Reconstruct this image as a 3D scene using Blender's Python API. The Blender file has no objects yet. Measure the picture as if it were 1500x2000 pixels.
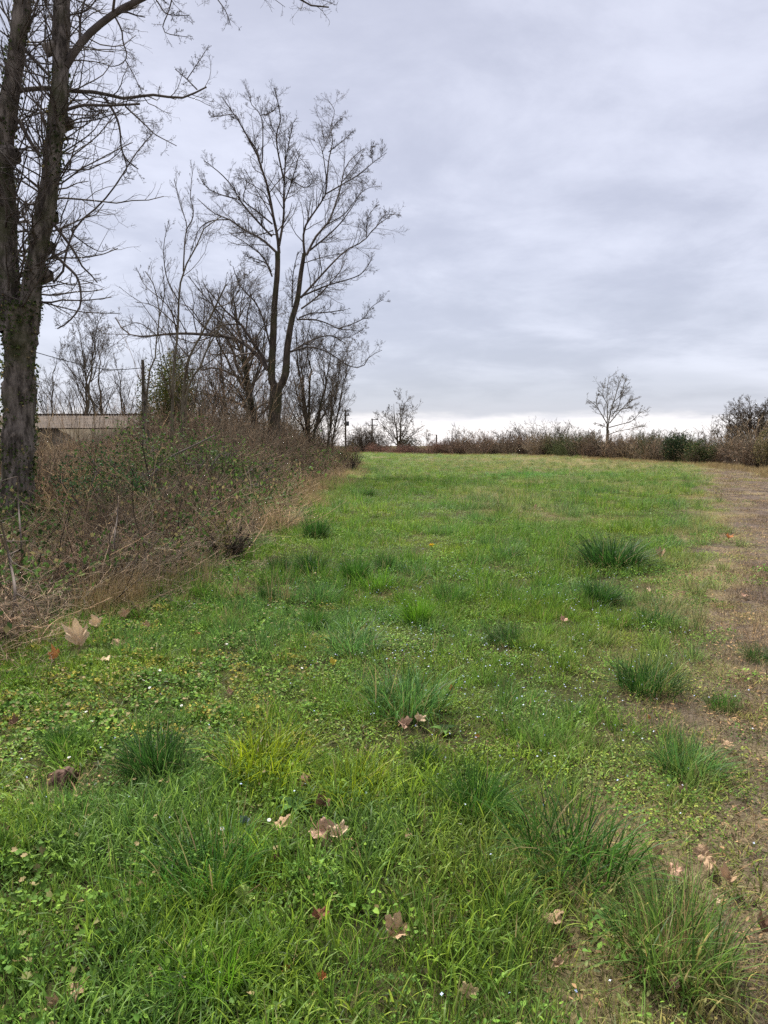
import bpy, math, random
import numpy as np

# ------------------------------------------------------------------ camera, sky, sun, exposure
S = bpy.context.scene
COL = S.collection
W0, H0, FPX = 1500.0, 2000.0, 1389.0
CAM_Z = 1.55
PITCH = math.atan((1000 - 868) / FPX)          # looking slightly down: horizon at row 868 of 2000

cam_d = bpy.data.cameras.new('camera'); cam = bpy.data.objects.new('camera', cam_d); COL.objects.link(cam)
cam_d.sensor_fit = 'VERTICAL'; cam_d.sensor_height = 36.0; cam_d.lens = 36.0 * FPX / H0
cam_d.clip_start = 0.05; cam_d.clip_end = 6000
cam.location = (0, 0, CAM_Z); cam.rotation_euler = (math.pi / 2 - PITCH, 0, 0)
S.camera = cam

SUN_EL, SUN_AZ = math.radians(58), math.radians(-28)     # azimuth from +Y, negative = towards the left
world = bpy.data.worlds.new('World'); S.world = world; world.use_nodes = True
nt = world.node_tree; nt.nodes.clear()
def N(tree, typ, **kw):
    n = tree.nodes.new(typ)
    for k, v in kw.items(): setattr(n, k, v)
    return n
def math_node(tree, op, a, b=None, c=None, clamp=False):
    n = N(tree, 'ShaderNodeMath', operation=op, use_clamp=clamp)
    for i, v in enumerate((a, b, c)):
        if v is None: continue
        if isinstance(v, (int, float)): n.inputs[i].default_value = v
        else: tree.links.new(v, n.inputs[i])
    return n.outputs[0]
def mix_col(tree, fac, a, b, mode='MIX'):
    n = N(tree, 'ShaderNodeMix', data_type='RGBA', blend_type=mode)
    for s, v in ((n.inputs[0], fac), (n.inputs[6], a), (n.inputs[7], b)):
        if isinstance(v, (int, float)): s.default_value = v
        elif isinstance(v, (tuple, list)): s.default_value = tuple(v) + ((1,) if len(v) == 3 else ())
        else: tree.links.new(v, s)
    return n.outputs[2]
def sstep(tree, v, a, b):
    n = N(tree, 'ShaderNodeMapRange', interpolation_type='SMOOTHSTEP'); tree.links.new(v, n.inputs[0])
    n.inputs[1].default_value = a; n.inputs[2].default_value = b
    return n.outputs[0]
def build_sky():
    tc = N(nt, 'ShaderNodeTexCoord'); sep = N(nt, 'ShaderNodeSeparateXYZ'); nt.links.new(tc.outputs['Generated'], sep.inputs[0])
    zc = math_node(nt, 'MAXIMUM', sep.outputs[2], 0.0)
    zd = math_node(nt, 'ADD', zc, 0.20)
    cx = math_node(nt, 'DIVIDE', sep.outputs[0], zd); cy = math_node(nt, 'DIVIDE', sep.outputs[1], zd)
    cb = N(nt, 'ShaderNodeCombineXYZ'); nt.links.new(cx, cb.inputs[0]); nt.links.new(cy, cb.inputs[1])
    def noise(scale, detail, rough, off, dist=0.0, sx=1.0):
        mp = N(nt, 'ShaderNodeMapping'); mp.inputs[1].default_value = off; mp.inputs[3].default_value = (sx, 1, 1)
        nt.links.new(cb.outputs[0], mp.inputs[0])
        n = N(nt, 'ShaderNodeTexNoise'); n.inputs['Scale'].default_value = scale; n.inputs['Detail'].default_value = detail
        n.inputs['Roughness'].default_value = rough; n.inputs['Distortion'].default_value = dist
        nt.links.new(mp.outputs[0], n.inputs['Vector']); return n.outputs[0]
    n1 = noise(0.8, 4, 0.5, (3.1, 1.7, 0), 0.15, 0.9)
    n2 = noise(2.6, 8, 0.60, (8.2, 4.0, 0), 0.2, 0.9)
    nn = math_node(nt, 'ADD', math_node(nt, 'MULTIPLY', n1, 0.5), math_node(nt, 'MULTIPLY', n2, 0.5))
    f = sstep(nt, nn, 0.37, 0.62)
    col = mix_col(nt, f, (0.455, 0.466, 0.558), (0.645, 0.656, 0.755))
    # thicker cloud bank low over the land, broken by the bright strip under its edge
    lowm = math_node(nt, 'SUBTRACT', 1.0, sstep(nt, zc, 0.06, 0.30))
    n3 = noise(0.9, 5, 0.5, (1.0, 9.0, 0), 0.2, 0.35)
    col = mix_col(nt, math_node(nt, 'MULTIPLY', lowm, math_node(nt, 'MULTIPLY', sstep(nt, n3, 0.36, 0.66), 0.62)), col, (0.385, 0.400, 0.475))
    zz = math_node(nt, 'ADD', zc, math_node(nt, 'MULTIPLY', math_node(nt, 'SUBTRACT', n2, 0.5), 0.05))
    hz = math_node(nt, 'SUBTRACT', 1.0, sstep(nt, zz, 0.020, 0.050))
    col = mix_col(nt, math_node(nt, 'MULTIPLY', hz, 0.92), col, (1.0, 0.96, 0.97))
    bc = N(nt, 'ShaderNodeBackground'); nt.links.new(col, bc.inputs[0]); bc.inputs[1].default_value = 0.212
    sk = N(nt, 'ShaderNodeTexSky', sky_type='NISHITA', sun_disc=False)
    sk.sun_elevation = SUN_EL; sk.sun_rotation = SUN_AZ
    bs = N(nt, 'ShaderNodeBackground'); nt.links.new(sk.outputs[0], bs.inputs[0]); bs.inputs[1].default_value = 0.06
    mx = N(nt, 'ShaderNodeMixShader'); mx.inputs[0].default_value = 0.93
    nt.links.new(bs.outputs[0], mx.inputs[1]); nt.links.new(bc.outputs[0], mx.inputs[2])
    out = N(nt, 'ShaderNodeOutputWorld'); nt.links.new(mx.outputs[0], out.inputs[0])
build_sky()
sun_d = bpy.data.lights.new('sun', 'SUN'); sun = bpy.data.objects.new('sun', sun_d); COL.objects.link(sun)
sun_d.energy = 1.5; sun_d.angle = math.radians(15); sun_d.color = (1.0, 0.97, 0.92)
sun.rotation_euler = (math.pi / 2 - SUN_EL, 0, math.pi - SUN_AZ)
S.view_settings.view_transform = 'Standard'; S.view_settings.look = 'None'
S.view_settings.exposure = 2.5; S.view_settings.gamma = 1.0; S.view_settings.use_curve_mapping = False
S.render.engine = 'CYCLES'
S.cycles.max_bounces = 6; S.cycles.diffuse_bounces = 3; S.cycles.glossy_bounces = 2; S.cycles.transmission_bounces = 4
S.cycles.transparent_max_bounces = 6; S.cycles.caustics_reflective = False; S.cycles.caustics_refractive = False
S.cycles.use_denoising = False; S.cycles.sample_clamp_direct = 6.0; S.cycles.sample_clamp_indirect = 3.0

# ------------------------------------------------------------------ helpers
rng = np.random.default_rng(7)
def unit(v): return v / np.maximum(np.linalg.norm(v, axis=-1, keepdims=True), 1e-9)
def smooth(a, b, x):
    t = np.clip((x - a) / (b - a), 0, 1); return t * t * (3 - 2 * t)
_perm = np.random.default_rng(99).random((256, 256))
def vnoise(x, y):
    x = np.asarray(x, float); y = np.asarray(y, float)
    xi = np.floor(x).astype(int); yi = np.floor(y).astype(int); fx = x - xi; fy = y - yi
    fx = fx * fx * (3 - 2 * fx); fy = fy * fy * (3 - 2 * fy)
    g = lambda a, b: _perm[a & 255, b & 255]
    return (g(xi, yi) * (1 - fx) + g(xi + 1, yi) * fx) * (1 - fy) + (g(xi, yi + 1) * (1 - fx) + g(xi + 1, yi + 1) * fx) * fy
def fbm(x, y, o=4):
    s = 0; a = 0.5
    for k in range(o):
        s = s + a * vnoise(x * 2 ** k + 17.3 * k, y * 2 ** k + 5.1 * k); a *= 0.5
    return s / (1 - 0.5 ** o)

EDGE = np.array([(-400, 170), (-60, 138), (-6, 127), (17.6, 98), (24, 74), (26.5, 58), (24.5, 44), (18.5, 28), (13, 15), (9.5, 5), (7, -4), (4, -60)], float)
def edge_dist(x, y):
    """signed distance to the brow of the field: > 0 beyond it, where the ground falls away"""
    x = np.asarray(x, float); y = np.asarray(y, float); best = np.full(x.shape, 1e9); sgn = np.ones(x.shape)
    for a, b in zip(EDGE[:-1], EDGE[1:]):
        d = b - a; L2 = d @ d
        t = np.clip(((x - a[0]) * d[0] + (y - a[1]) * d[1]) / L2, 0, 1)
        dx = x - a[0] - t * d[0]; dy = y - a[1] - t * d[1]; r = np.hypot(dx, dy)
        s = np.where(d[0] * (y - a[1]) - d[1] * (x - a[0]) > 0, 1.0, -1.0)
        m = r < best; best = np.where(m, r, best); sgn = np.where(m, s, sgn)
    return best * sgn
def path_u(x, y): return x - (0.452 * y + 0.06)
def ground_z(x, y):
    x = np.asarray(x, float); y = np.asarray(y, float)
    r = np.hypot(x, y)
    z = 0.10 * (fbm(x / 2.3 + 3, y / 2.3, 3) - 0.5) * smooth(1.0, 4.0, r) + 0.045 * (fbm(x / 0.55, y / 0.55, 2) - 0.5)
    z = z + 0.35 * (fbm(x / 22 + 9, y / 22 + 2, 2) - 0.5) * smooth(5, 40, r)
    e = edge_dist(x, y)
    z = z - 2.6 * smooth(-1.5, 18, e)
    z = z - 0.2 * smooth(0, 7, -x - 2.2) * smooth(3, 8, y)
    return z
def ray(px, py):
    d = np.array([(px - W0 / 2) / FPX, -(py - H0 / 2) / FPX, -1.0])
    c, s = math.cos(-PITCH + math.pi / 2), math.sin(-PITCH + math.pi / 2)
    return np.array([d[0], c * d[1] - s * d[2], s * d[1] + c * d[2]])
def at_dist(px, py, y):
    r = ray(px, py); k = y / r[1]
    return np.array([r[0] * k, y, CAM_Z + r[2] * k])
def on_ground(px, py):
    r = ray(px, py); z = 0.0
    for _ in range(12):
        k = (z - CAM_Z) / r[2]; p = r * k; z = float(ground_z(p[0], p[1]))
    return np.array([p[0], p[1], z])
def foot(px, y):
    x = at_dist(px, 868, y)[0]
    return np.array([x, y, float(ground_z(x, y))])
def px_m(y): return y / FPX                       # metres per photo pixel at distance y

def mesh_np(name, V, F, attrs=None, smooth_shade=False):
    """F: list of (M,k) index arrays"""
    me = bpy.data.meshes.new(name); V = np.asarray(V, np.float32)
    if not isinstance(F, list): F = [F]
    F = [f for f in F if len(f)]
    me.vertices.add(len(V)); me.vertices.foreach_set('co', V.ravel())
    nl = sum(f.size for f in F); npoly = sum(len(f) for f in F)
    if npoly:
        me.loops.add(nl); me.polygons.add(npoly)
        me.loops.foreach_set('vertex_index', np.concatenate([f.ravel() for f in F]).astype(np.int32))
        tot = np.concatenate([np.full(len(f), f.shape[1]) for f in F]).astype(np.int32)
        st = np.concatenate([[0], np.cumsum(tot)[:-1]]).astype(np.int32)
        me.polygons.foreach_set('loop_start', st)
        try: me.polygons.foreach_set('loop_total', tot)
        except Exception: pass
        if smooth_shade: me.polygons.foreach_set('use_smooth', np.ones(npoly, bool))
    for k, (typ, val) in (attrs or {}).items():
        a = me.attributes.new(k, typ, 'POINT'); val = np.asarray(val)
        if typ == 'FLOAT': a.data.foreach_set('value', val.astype(np.float32).ravel())
        elif typ == 'INT': a.data.foreach_set('value', val.astype(np.int32).ravel())
        elif typ == 'FLOAT_VECTOR': a.data.foreach_set('vector', val.astype(np.float32).ravel())
        elif typ == 'FLOAT_COLOR':
            c = np.ones((len(val), 4), np.float32); c[:, :3] = val; a.data.foreach_set('color', c.ravel())
    me.update(calc_edges=True); me.validate()
    return me
def link(name, me, parent=None, loc=None, rot=None, scale=None):
    o = bpy.data.objects.new(name, me); COL.objects.link(o)
    if parent is not None: o.parent = parent
    if loc is not None: o.location = loc
    if rot is not None: o.rotation_euler = rot
    if scale is not None: o.scale = (scale,) * 3 if isinstance(scale, (int, float)) else scale
    return o
def tag(o, label=None, cat=None, group=None, kind=None):
    for k, v in (('label', label), ('category', cat), ('group', group), ('kind', kind)):
        if v: o[k] = v
    return o
def empty(name, loc, label, cat, group=None, rz=0.0):
    o = link(name, None, None, tuple(float(v) for v in loc), (0, 0, rz)); o.empty_display_size = 0.1
    return tag(o, label, cat, group)
class MB:
    """collects pieces, then becomes one mesh object"""
    def __init__(s): s.v = []; s.f = {}; s.n = 0; s.a = {}
    def add(s, V, F, **at):
        V = np.asarray(V, float).reshape(-1, 3)
        for f in (F if isinstance(F, list) else [F]):
            s.f.setdefault(f.shape[1], []).append(f + s.n)
        for k, val in at.items():
            s.a.setdefault(k, []).append(np.broadcast_to(np.asarray(val, float), (len(V),)).copy())
        s.v.append(V); s.n += len(V); return s
    def box(s, c, d, rz=0.0):
        c = np.asarray(c, float); d = np.asarray(d, float) / 2
        q = np.array([(x, y, z) for x in (-1, 1) for y in (-1, 1) for z in (-1, 1)]) * d
        R = np.array([[math.cos(rz), -math.sin(rz), 0], [math.sin(rz), math.cos(rz), 0], [0, 0, 1]])
        F = np.array([(0, 1, 3, 2), (4, 6, 7, 5), (0, 4, 5, 1), (2, 3, 7, 6), (0, 2, 6, 4), (1, 5, 7, 3)])
        return s.add(q @ R.T + c, F)
    def tubes(s, P, R, sides, jit=0.0, **at):
        V, F = tube_geo(P, R, sides, jit); return s.add(V, F, **at)
    def mesh(s, name, smooth_shade=False):
        V = np.concatenate(s.v); F = [np.concatenate(x) for x in s.f.values()]
        at = {k: ('FLOAT', np.concatenate(x)) for k, x in s.a.items()}
        return mesh_np(name, V, F, at, smooth_shade)
    def build(s, name, mat, parent=None, smooth_shade=True, **kw):
        me = s.mesh(name, smooth_shade); me.materials.append(mat)
        return link(name, me, parent, **kw)

def tube_geo(P, R, sides, jit=0.0):
    P = np.asarray(P, float); R = np.asarray(R, float)
    if P.ndim == 2: P = P[None]; R = R[None]
    n, k = P.shape[:2]
    T = unit(np.gradient(P, axis=1)); mt = np.abs(unit(P[:, -1] - P[:, 0]))
    ref = np.eye(3)[np.argmin(mt, axis=1)][:, None, :]
    n1 = unit(np.cross(T, ref)); n2 = np.cross(T, n1)
    a = np.arange(sides) * 2 * math.pi / sides
    rr = R[..., None] * np.ones(sides)
    if jit: rr = rr * (1 + jit * (np.random.default_rng(n * 7 + k).random((n, k, sides)) - 0.5))
    V = P[:, :, None, :] + rr[..., None] * (np.cos(a)[:, None] * n1[:, :, None, :] + np.sin(a)[:, None] * n2[:, :, None, :])
    i = np.arange(n)[:, None, None] * k * sides + np.arange(k - 1)[None, :, None] * sides
    j = np.arange(sides)[None, None, :]; j2 = (j + 1) % sides
    F = np.stack([i + j, i + j2, i + sides + j2, i + sides + j], -1).reshape(-1, 4)
    return V.reshape(-1, 3), F
def grow(P, R, n, rg, t=(0.2, 1.0), L=(0.3, 0.6), ang=0.8, up=0.05, wig=0.12, K=5, rr=0.6, rend=0.35, rmin=0.003, rel=True, tl=0.5, flat=0.0):
    """side branches for an array of polylines; n per parent, L in fractions of the parent's length (rel) or metres"""
    NP, KP = P.shape[:2]
    idx = np.repeat(np.arange(NP), n); M = len(idx)
    tt = rg.uniform(t[0], t[1], M); f = np.minimum(tt * (KP - 1), KP - 1 - 1e-4); i = f.astype(int); fr = (f - i)[:, None]
    base = P[idx, i] * (1 - fr) + P[idx, i + 1] * fr; tan = unit(P[idx, i + 1] - P[idx, i])
    rad = R[idx, i] * (1 - fr[:, 0]) + R[idx, i + 1] * fr[:, 0]
    v = rg.normal(size=(M, 3)); v[:, 2] *= (1 - flat); v = unit(v - (v * tan).sum(1, keepdims=True) * tan)
    a = ang * rg.uniform(0.65, 1.35, M)[:, None]
    d = unit(np.cos(a) * tan + np.sin(a) * v)
    ln = rg.uniform(L[0], L[1], M)
    if rel: ln = ln * np.linalg.norm(np.diff(P, axis=1), axis=2).sum(1)[idx]
    ln = ln * (1 - tl * (tt - t[0]) / max(t[1] - t[0], 1e-6))
    Q = np.empty((M, K, 3)); Q[:, 0] = base; seg = (ln / (K - 1))[:, None]
    for k in range(1, K):
        d = d + wig * rg.normal(size=(M, 3)); d[:, 2] += up; d = unit(d); Q[:, k] = Q[:, k - 1] + d * seg
    r0 = np.maximum(np.minimum(rad * rr, 0.03 * ln + rmin), rmin)
    RR = np.maximum(r0[:, None] * np.linspace(1, rend, K)[None, :], rmin * 0.7)
    return Q, RR
def poly(pts, K):
    """smooth polyline through points, resampled"""
    p = np.asarray(pts, float)
    if len(p) > 2:
        q = [p[0]]
        for i in range(len(p) - 1):
            a = p[max(i - 1, 0)]; b = p[i]; c = p[i + 1]; d = p[min(i + 2, len(p) - 1)]
            for t in (0.25, 0.5, 0.75, 1.0):
                q.append(0.5 * ((2 * b) + (c - a) * t + (2 * a - 5 * b + 4 * c - d) * t * t + (3 * b - a - 3 * c + d) * t ** 3))
        p = np.array(q)
    s = np.concatenate([[0], np.cumsum(np.linalg.norm(np.diff(p[:, :3], axis=0), axis=1))]); u = np.linspace(0, s[-1], K)
    return np.stack([np.interp(u, s, p[:, k]) for k in range(p.shape[1])], 1)

# ------------------------------------------------------------------ materials
def new_mat(name):
    m = bpy.data.materials.new(name); m.use_nodes = True; m.node_tree.nodes.clear(); return m
def attr(t, name, typ='GEOMETRY'):
    n = N(t, 'ShaderNodeAttribute', attribute_name=name, attribute_type=typ); return n
def surf(m, color, rough=0.8, bump=None, bump_d=0.01, trans=0.0, spec=0.2):
    t = m.node_tree; out = N(t, 'ShaderNodeOutputMaterial'); p = N(t, 'ShaderNodeBsdfPrincipled')
    if isinstance(color, tuple): p.inputs['Base Color'].default_value = color + (1,)
    else: t.links.new(color, p.inputs['Base Color'])
    p.inputs['Roughness'].default_value = rough; p.inputs['Specular IOR Level'].default_value = spec
    if bump is not None:
        b = N(t, 'ShaderNodeBump'); b.inputs['Strength'].default_value = 1.0; b.inputs['Distance'].default_value = bump_d
        t.links.new(bump, b.inputs['Height']); t.links.new(b.outputs[0], p.inputs['Normal'])
    sh = p.outputs[0]
    if trans:
        tr = N(t, 'ShaderNodeBsdfTranslucent'); mx = N(t, 'ShaderNodeMixShader'); mx.inputs[0].default_value = trans
        if isinstance(color, tuple): tr.inputs[0].default_value = color + (1,)
        else: t.links.new(color, tr.inputs[0])
        t.links.new(sh, mx.inputs[1]); t.links.new(tr.outputs[0], mx.inputs[2]); sh = mx.outputs[0]
    t.links.new(sh, out.inputs[0]); return m
def noise_node(t, scale, detail=4, rough=0.6, coord='Object', stretch=None, off=(0, 0, 0)):
    tc = N(t, 'ShaderNodeTexCoord'); mp = N(t, 'ShaderNodeMapping'); mp.inputs[1].default_value = off
    if stretch: mp.inputs[3].default_value = stretch
    t.links.new(tc.outputs[coord], mp.inputs[0])
    n = N(t, 'ShaderNodeTexNoise'); n.inputs['Scale'].default_value = scale; n.inputs['Detail'].default_value = detail
    n.inputs['Roughness'].default_value = rough; t.links.new(mp.outputs[0], n.inputs['Vector']); return n.outputs[0]
def blade_mat(name, src, straw=(0.36, 0.27, 0.13), trans=0.42, rough=0.5, spec=0.22, lo=0.30, hi=1.8):
    """leaf / blade: tint comes from the instance or the object, 'var' and 'dry' from the blade itself"""
    m = new_mat(name); t = m.node_tree
    tint = attr(t, 'tint', 'INSTANCER').outputs['Color'] if src == 'instance' else N(t, 'ShaderNodeObjectInfo').outputs['Color']
    var = attr(t, 'var').outputs['Fac']; dry = attr(t, 'dry').outputs['Fac']
    mr = N(t, 'ShaderNodeMapRange'); t.links.new(var, mr.inputs[0]); mr.inputs[3].default_value = lo; mr.inputs[4].default_value = hi
    sc = N(t, 'ShaderNodeVectorMath', operation='SCALE'); t.links.new(tint, sc.inputs[0]); t.links.new(mr.outputs[0], sc.inputs['Scale'])
    warm = mix_col(t, math_node(t, 'MULTIPLY', sstep(t, var, 0.55, 1.0), 0.45), sc.outputs[0], (1.5, 1.05, 0.75), 'MULTIPLY')
    c = mix_col(t, dry, warm, straw)
    return surf(m, c, rough, trans=trans, spec=spec)
def bark_mat(name, c1, c2, scale=6.0, bump=0.02, moss=None):
    m = new_mat(name); t = m.node_tree
    n = noise_node(t, scale, 6, 0.65, 'Object', (1, 1, 0.22))
    c = mix_col(t, sstep(t, n, 0.35, 0.65), c1, c2)
    if moss: c = mix_col(t, math_node(t, 'MULTIPLY', sstep(t, noise_node(t, 1.3, 5, 0.6, off=(5, 2, 1)), 0.45, 0.62), 0.75), c, moss)
    return surf(m, c, 0.9, n, bump, spec=0.1)
def plain_mat(name, c1, c2, scale=3.0, trans=0.0, rough=0.85, bump=0.0):
    m = new_mat(name); t = m.node_tree; n = noise_node(t, scale, 5, 0.6)
    return surf(m, mix_col(t, sstep(t, n, 0.3, 0.7), c1, c2), rough, n if bump else None, bump, trans=trans, spec=0.15)

M_BARK_BIG = bark_mat('bark_ridged_dark', (0.042, 0.034, 0.028), (0.22, 0.185, 0.155), 9, 0.05, (0.055, 0.058, 0.025))
M_BARK_MID = bark_mat('bark_brown', (0.035, 0.028, 0.022), (0.105, 0.082, 0.062), 7, 0.03, (0.06, 0.06, 0.03))
M_BARK_PALE = bark_mat('bark_olive_grey', (0.085, 0.07, 0.048), (0.17, 0.145, 0.10), 6, 0.01)
M_TWIG = plain_mat('twig_dark', (0.055, 0.045, 0.038), (0.125, 0.102, 0.086), 2.0)
M_TWIG_BROWN = plain_mat('twig_brown', (0.065, 0.05, 0.036), (0.125, 0.098, 0.068), 1.0)
M_TWIG_RED = plain_mat('twig_red_brown', (0.085, 0.05, 0.038), (0.16, 0.10, 0.072), 0.6)
M_TWIG_GREY = plain_mat('stem_pale_grey', (0.13, 0.10, 0.08), (0.22, 0.18, 0.15), 4.0)
M_GRASS = blade_mat('grass_blades', 'instance')
M_TUSS = blade_mat('tussock_blades', 'object')
M_STRAW = blade_mat('dry_straw', 'instance', trans=0.2, rough=0.8, spec=0.1)
M_STEM = blade_mat('dry_stems', 'instance', trans=0.0, rough=0.9, spec=0.1)
M_LEAFI = blade_mat('weed_leaves', 'instance', trans=0.35, rough=0.6, spec=0.12)
M_LEAFO = blade_mat('shrub_leaves', 'object', trans=0.3, rough=0.65, spec=0.08)

# ------------------------------------------------------------------ ground
def dryness(x, y):
    """0 lush .. 1 tan, dead grass"""
    r = np.hypot(x, y)
    d = 0.75 * smooth(0.50, 0.72, fbm(x / 3.1 + 40, y / 6.0 + 7, 4)) * smooth(5, 25, r) * 0.8
    far = smooth(28, 60, y) * smooth(-0.10, 0.34, x / np.maximum(y, 1)) * (0.45 + 0.75 * fbm(x / 6 + 2, y / 3.0 + 3, 3))
    d = np.maximum(d, far * 0.95)
    d = d * (1 - 0.85 * np.exp(-(((x - 8) / 3.2) ** 2 + ((y - 37) / 7) ** 2)))
    d = d * (1 - 0.7 * np.exp(-(((x - 14) / 4.5) ** 2 + ((y - 37) / 6) ** 2)))
    p = smooth(-1.0, 0.8, path_u(x, y) + 2.4 * (fbm(x / 0.9, y / 0.9, 3) - 0.5) * (1 + 0.015 * np.maximum(y, 0)))
    return np.clip(np.maximum(d, p * 0.9), 0, 1)
def path_mask(x, y): return smooth(-0.6, 0.6, path_u(x, y) + (1.1 + .9 * smooth(2.5, 6, y)) * (fbm(x / 0.8 + 11, y / 0.8, 3) - 0.5) * (1 + 0.02 * np.maximum(y, 0)))
def thicket_mask(x, y):
    ed = -2.15 + 0.9 * (fbm(y / 1.8 + 20, x * 0 + 3, 3) - 0.5) - 0.25 * smooth(9, 6, y) + 0.45 * np.exp(-((y - 14) / 4.0) ** 2)
    return smooth(0.0, 0.5, ed - x) * smooth(3.0, 3.8, y) * smooth(62, 56, y)
def lawn_tint(x, y, rg):
    n1 = fbm(x / 2.6 + 1, y / 2.6 + 8, 3)[:, None]; n2 = fbm(x / 0.9 + 31, y / 0.9 + 4, 2)[:, None]
    base = np.array([0.098, 0.200, 0.020]) * (1 - n1) + np.array([0.205, 0.290, 0.034]) * n1
    blue = np.array([0.095, 0.205, 0.060])
    base = base * (1 - 0.5 * smooth(0.45, 0.7, n2)) + blue * 0.5 * smooth(0.45, 0.7, n2)
    g = np.exp(-(((x - 8) / 3.0) ** 2 + ((y - 37) / 6) ** 2))[:, None]
    base = base * (1 - g) + np.array([0.09, 0.24, 0.03]) * g
    d = dryness(x, y)[:, None] * (0.45 + 0.4 * rg.random((len(x), 1)))
    base = base * (1 - d) + np.array([0.33, 0.27, 0.12]) * d
    return base * rg.uniform(0.8, 1.2, (len(x), 1))
def build_ground():
    u = np.linspace(-1, 1, 301); xs = np.sinh(u * 7.0) / np.sinh(7.0) * 1500
    v = np.linspace(-0.45, 1, 420); ys = np.sinh(v * 7.4) / np.sinh(7.4) * 1900
    X, Y = np.meshgrid(xs, ys); x = X.ravel(); y = Y.ravel()
    V = np.stack([x, y, ground_z(x, y)], 1)
    ny, nx = X.shape; i = np.arange(ny - 1)[:, None] * nx + np.arange(nx - 1)[None, :]
    F = np.stack([i, i + 1, i + nx + 1, i + nx], -1).reshape(-1, 4)
    c = V[F].mean(1); pu = path_u(c[:, 0], c[:, 1]); ed = edge_dist(c[:, 0], c[:, 1])
    isp = (pu > 0) & (ed < 0.0) & (c[:, 1] < 60) & (c[:, 1] > -6)
    d = dryness(x, y); p = path_mask(x, y); th = thicket_mask(x, y)
    at = {'dryness': ('FLOAT', d), 'bare': ('FLOAT', p), 'thick': ('FLOAT', th)}
    m = new_mat('field_soil'); t = m.node_tree
    nb = noise_node(t, 9, 8, 0.7); ns = noise_node(t, 45, 5, 0.7)
    soil = mix_col(t, sstep(t, nb, 0.35, 0.65), (0.034, 0.030, 0.015), (0.060, 0.066, 0.022))
    tan = mix_col(t, sstep(t, ns, 0.35, 0.65), (0.17, 0.125, 0.07), (0.30, 0.235, 0.13))
    mulch = mix_col(t, sstep(t, ns, 0.35, 0.65), (0.045, 0.034, 0.028), (0.16, 0.123, 0.098))
    npl = noise_node(t, 1.3, 6, 0.65, off=(4, 7, 0)); mulch = mix_col(t, math_node(t, 'MULTIPLY', sstep(t, npl, .5, .62), .6), mulch, tan)
    c1 = mix_col(t, attr(t, 'dryness').outputs['Fac'], soil, tan)
    c1 = mix_col(t, attr(t, 'bare').outputs['Fac'], c1, mulch)
    c1 = mix_col(t, attr(t, 'thick').outputs['Fac'], c1, mix_col(t, nb, (0.025, 0.019, 0.014), (0.075, 0.055, 0.04)))  # soil colour darkened under the thicket, for shaded gaps between stems
    surf(m, c1, 0.95, math_node(t, 'ADD', nb, math_node(t, 'MULTIPLY', ns, 0.4)), 0.03, spec=0.05)
    for nm, sel in (('ground', ~isp), ('path', isp)):
        f = F[sel]; used = np.unique(f); mp = np.zeros(len(V), int); mp[used] = np.arange(len(used))
        me = mesh_np(nm, V[used], mp[f], {k: (a, b[used]) for k, (a, b) in at.items()}, True); me.materials.append(m)
        tag(link(nm, me), kind='structure')
build_ground()

# ------------------------------------------------------------------ scatter (for what nobody could count)
_gn = {}
def scatter(name, pts, rot, scl, idx, tint, sources, label=None):
    """one object: points that carry a rotation, a size, a variant and a tint; geometry nodes set the variants on them"""
    col = bpy.data.collections.new(name + '_variants')
    for k, me in enumerate(sources):
        col.objects.link(bpy.data.objects.new('%s_variant_%02d' % (name, k), me))
    me = mesh_np(name, pts, [], {'rot': ('FLOAT_VECTOR', rot), 'scl': ('FLOAT_VECTOR', scl), 'idx': ('INT', idx), 'tint': ('FLOAT_COLOR', tint)})
    o = link(name, me); g = bpy.data.node_groups.new(name + '_nodes', 'GeometryNodeTree')
    g.interface.new_socket('Geometry', in_out='INPUT', socket_type='NodeSocketGeometry')
    g.interface.new_socket('Geometry', in_out='OUTPUT', socket_type='NodeSocketGeometry')
    a = N(g, 'NodeGroupInput'); b = N(g, 'NodeGroupOutput'); ip = N(g, 'GeometryNodeInstanceOnPoints'); ci = N(g, 'GeometryNodeCollectionInfo')
    ci.inputs['Collection'].default_value = col; ci.inputs['Separate Children'].default_value = True; ci.inputs['Reset Children'].default_value = True
    def na(nm, ty):
        n = N(g, 'GeometryNodeInputNamedAttribute', data_type=ty); n.inputs['Name'].default_value = nm
        return [s for s in n.outputs if s.enabled and s.name == 'Attribute'][0]
    g.links.new(a.outputs[0], ip.inputs['Points']); g.links.new(ci.outputs[0], ip.inputs['Instance'])
    ip.inputs['Pick Instance'].default_value = True
    g.links.new(na('idx', 'INT'), ip.inputs['Instance Index']); g.links.new(na('rot', 'FLOAT_VECTOR'), ip.inputs['Rotation'])
    g.links.new(na('scl', 'FLOAT_VECTOR'), ip.inputs['Scale']); g.links.new(ip.outputs[0], b.inputs[0])
    md = o.modifiers.new('scatter', 'NODES'); md.node_group = g
    return tag(o, label, kind='stuff')
def spin(n, rg, tilt=0.12):
    return np.stack([rg.normal(0, tilt, n), rg.normal(0, tilt, n), rg.uniform(0, 6.283, n)], 1)
def sizes(s, rg, zvar=0.25):
    s = np.asarray(s, float); return np.stack([s, s, s * rg.uniform(1 - zvar, 1 + zvar, len(s))], 1)

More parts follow.
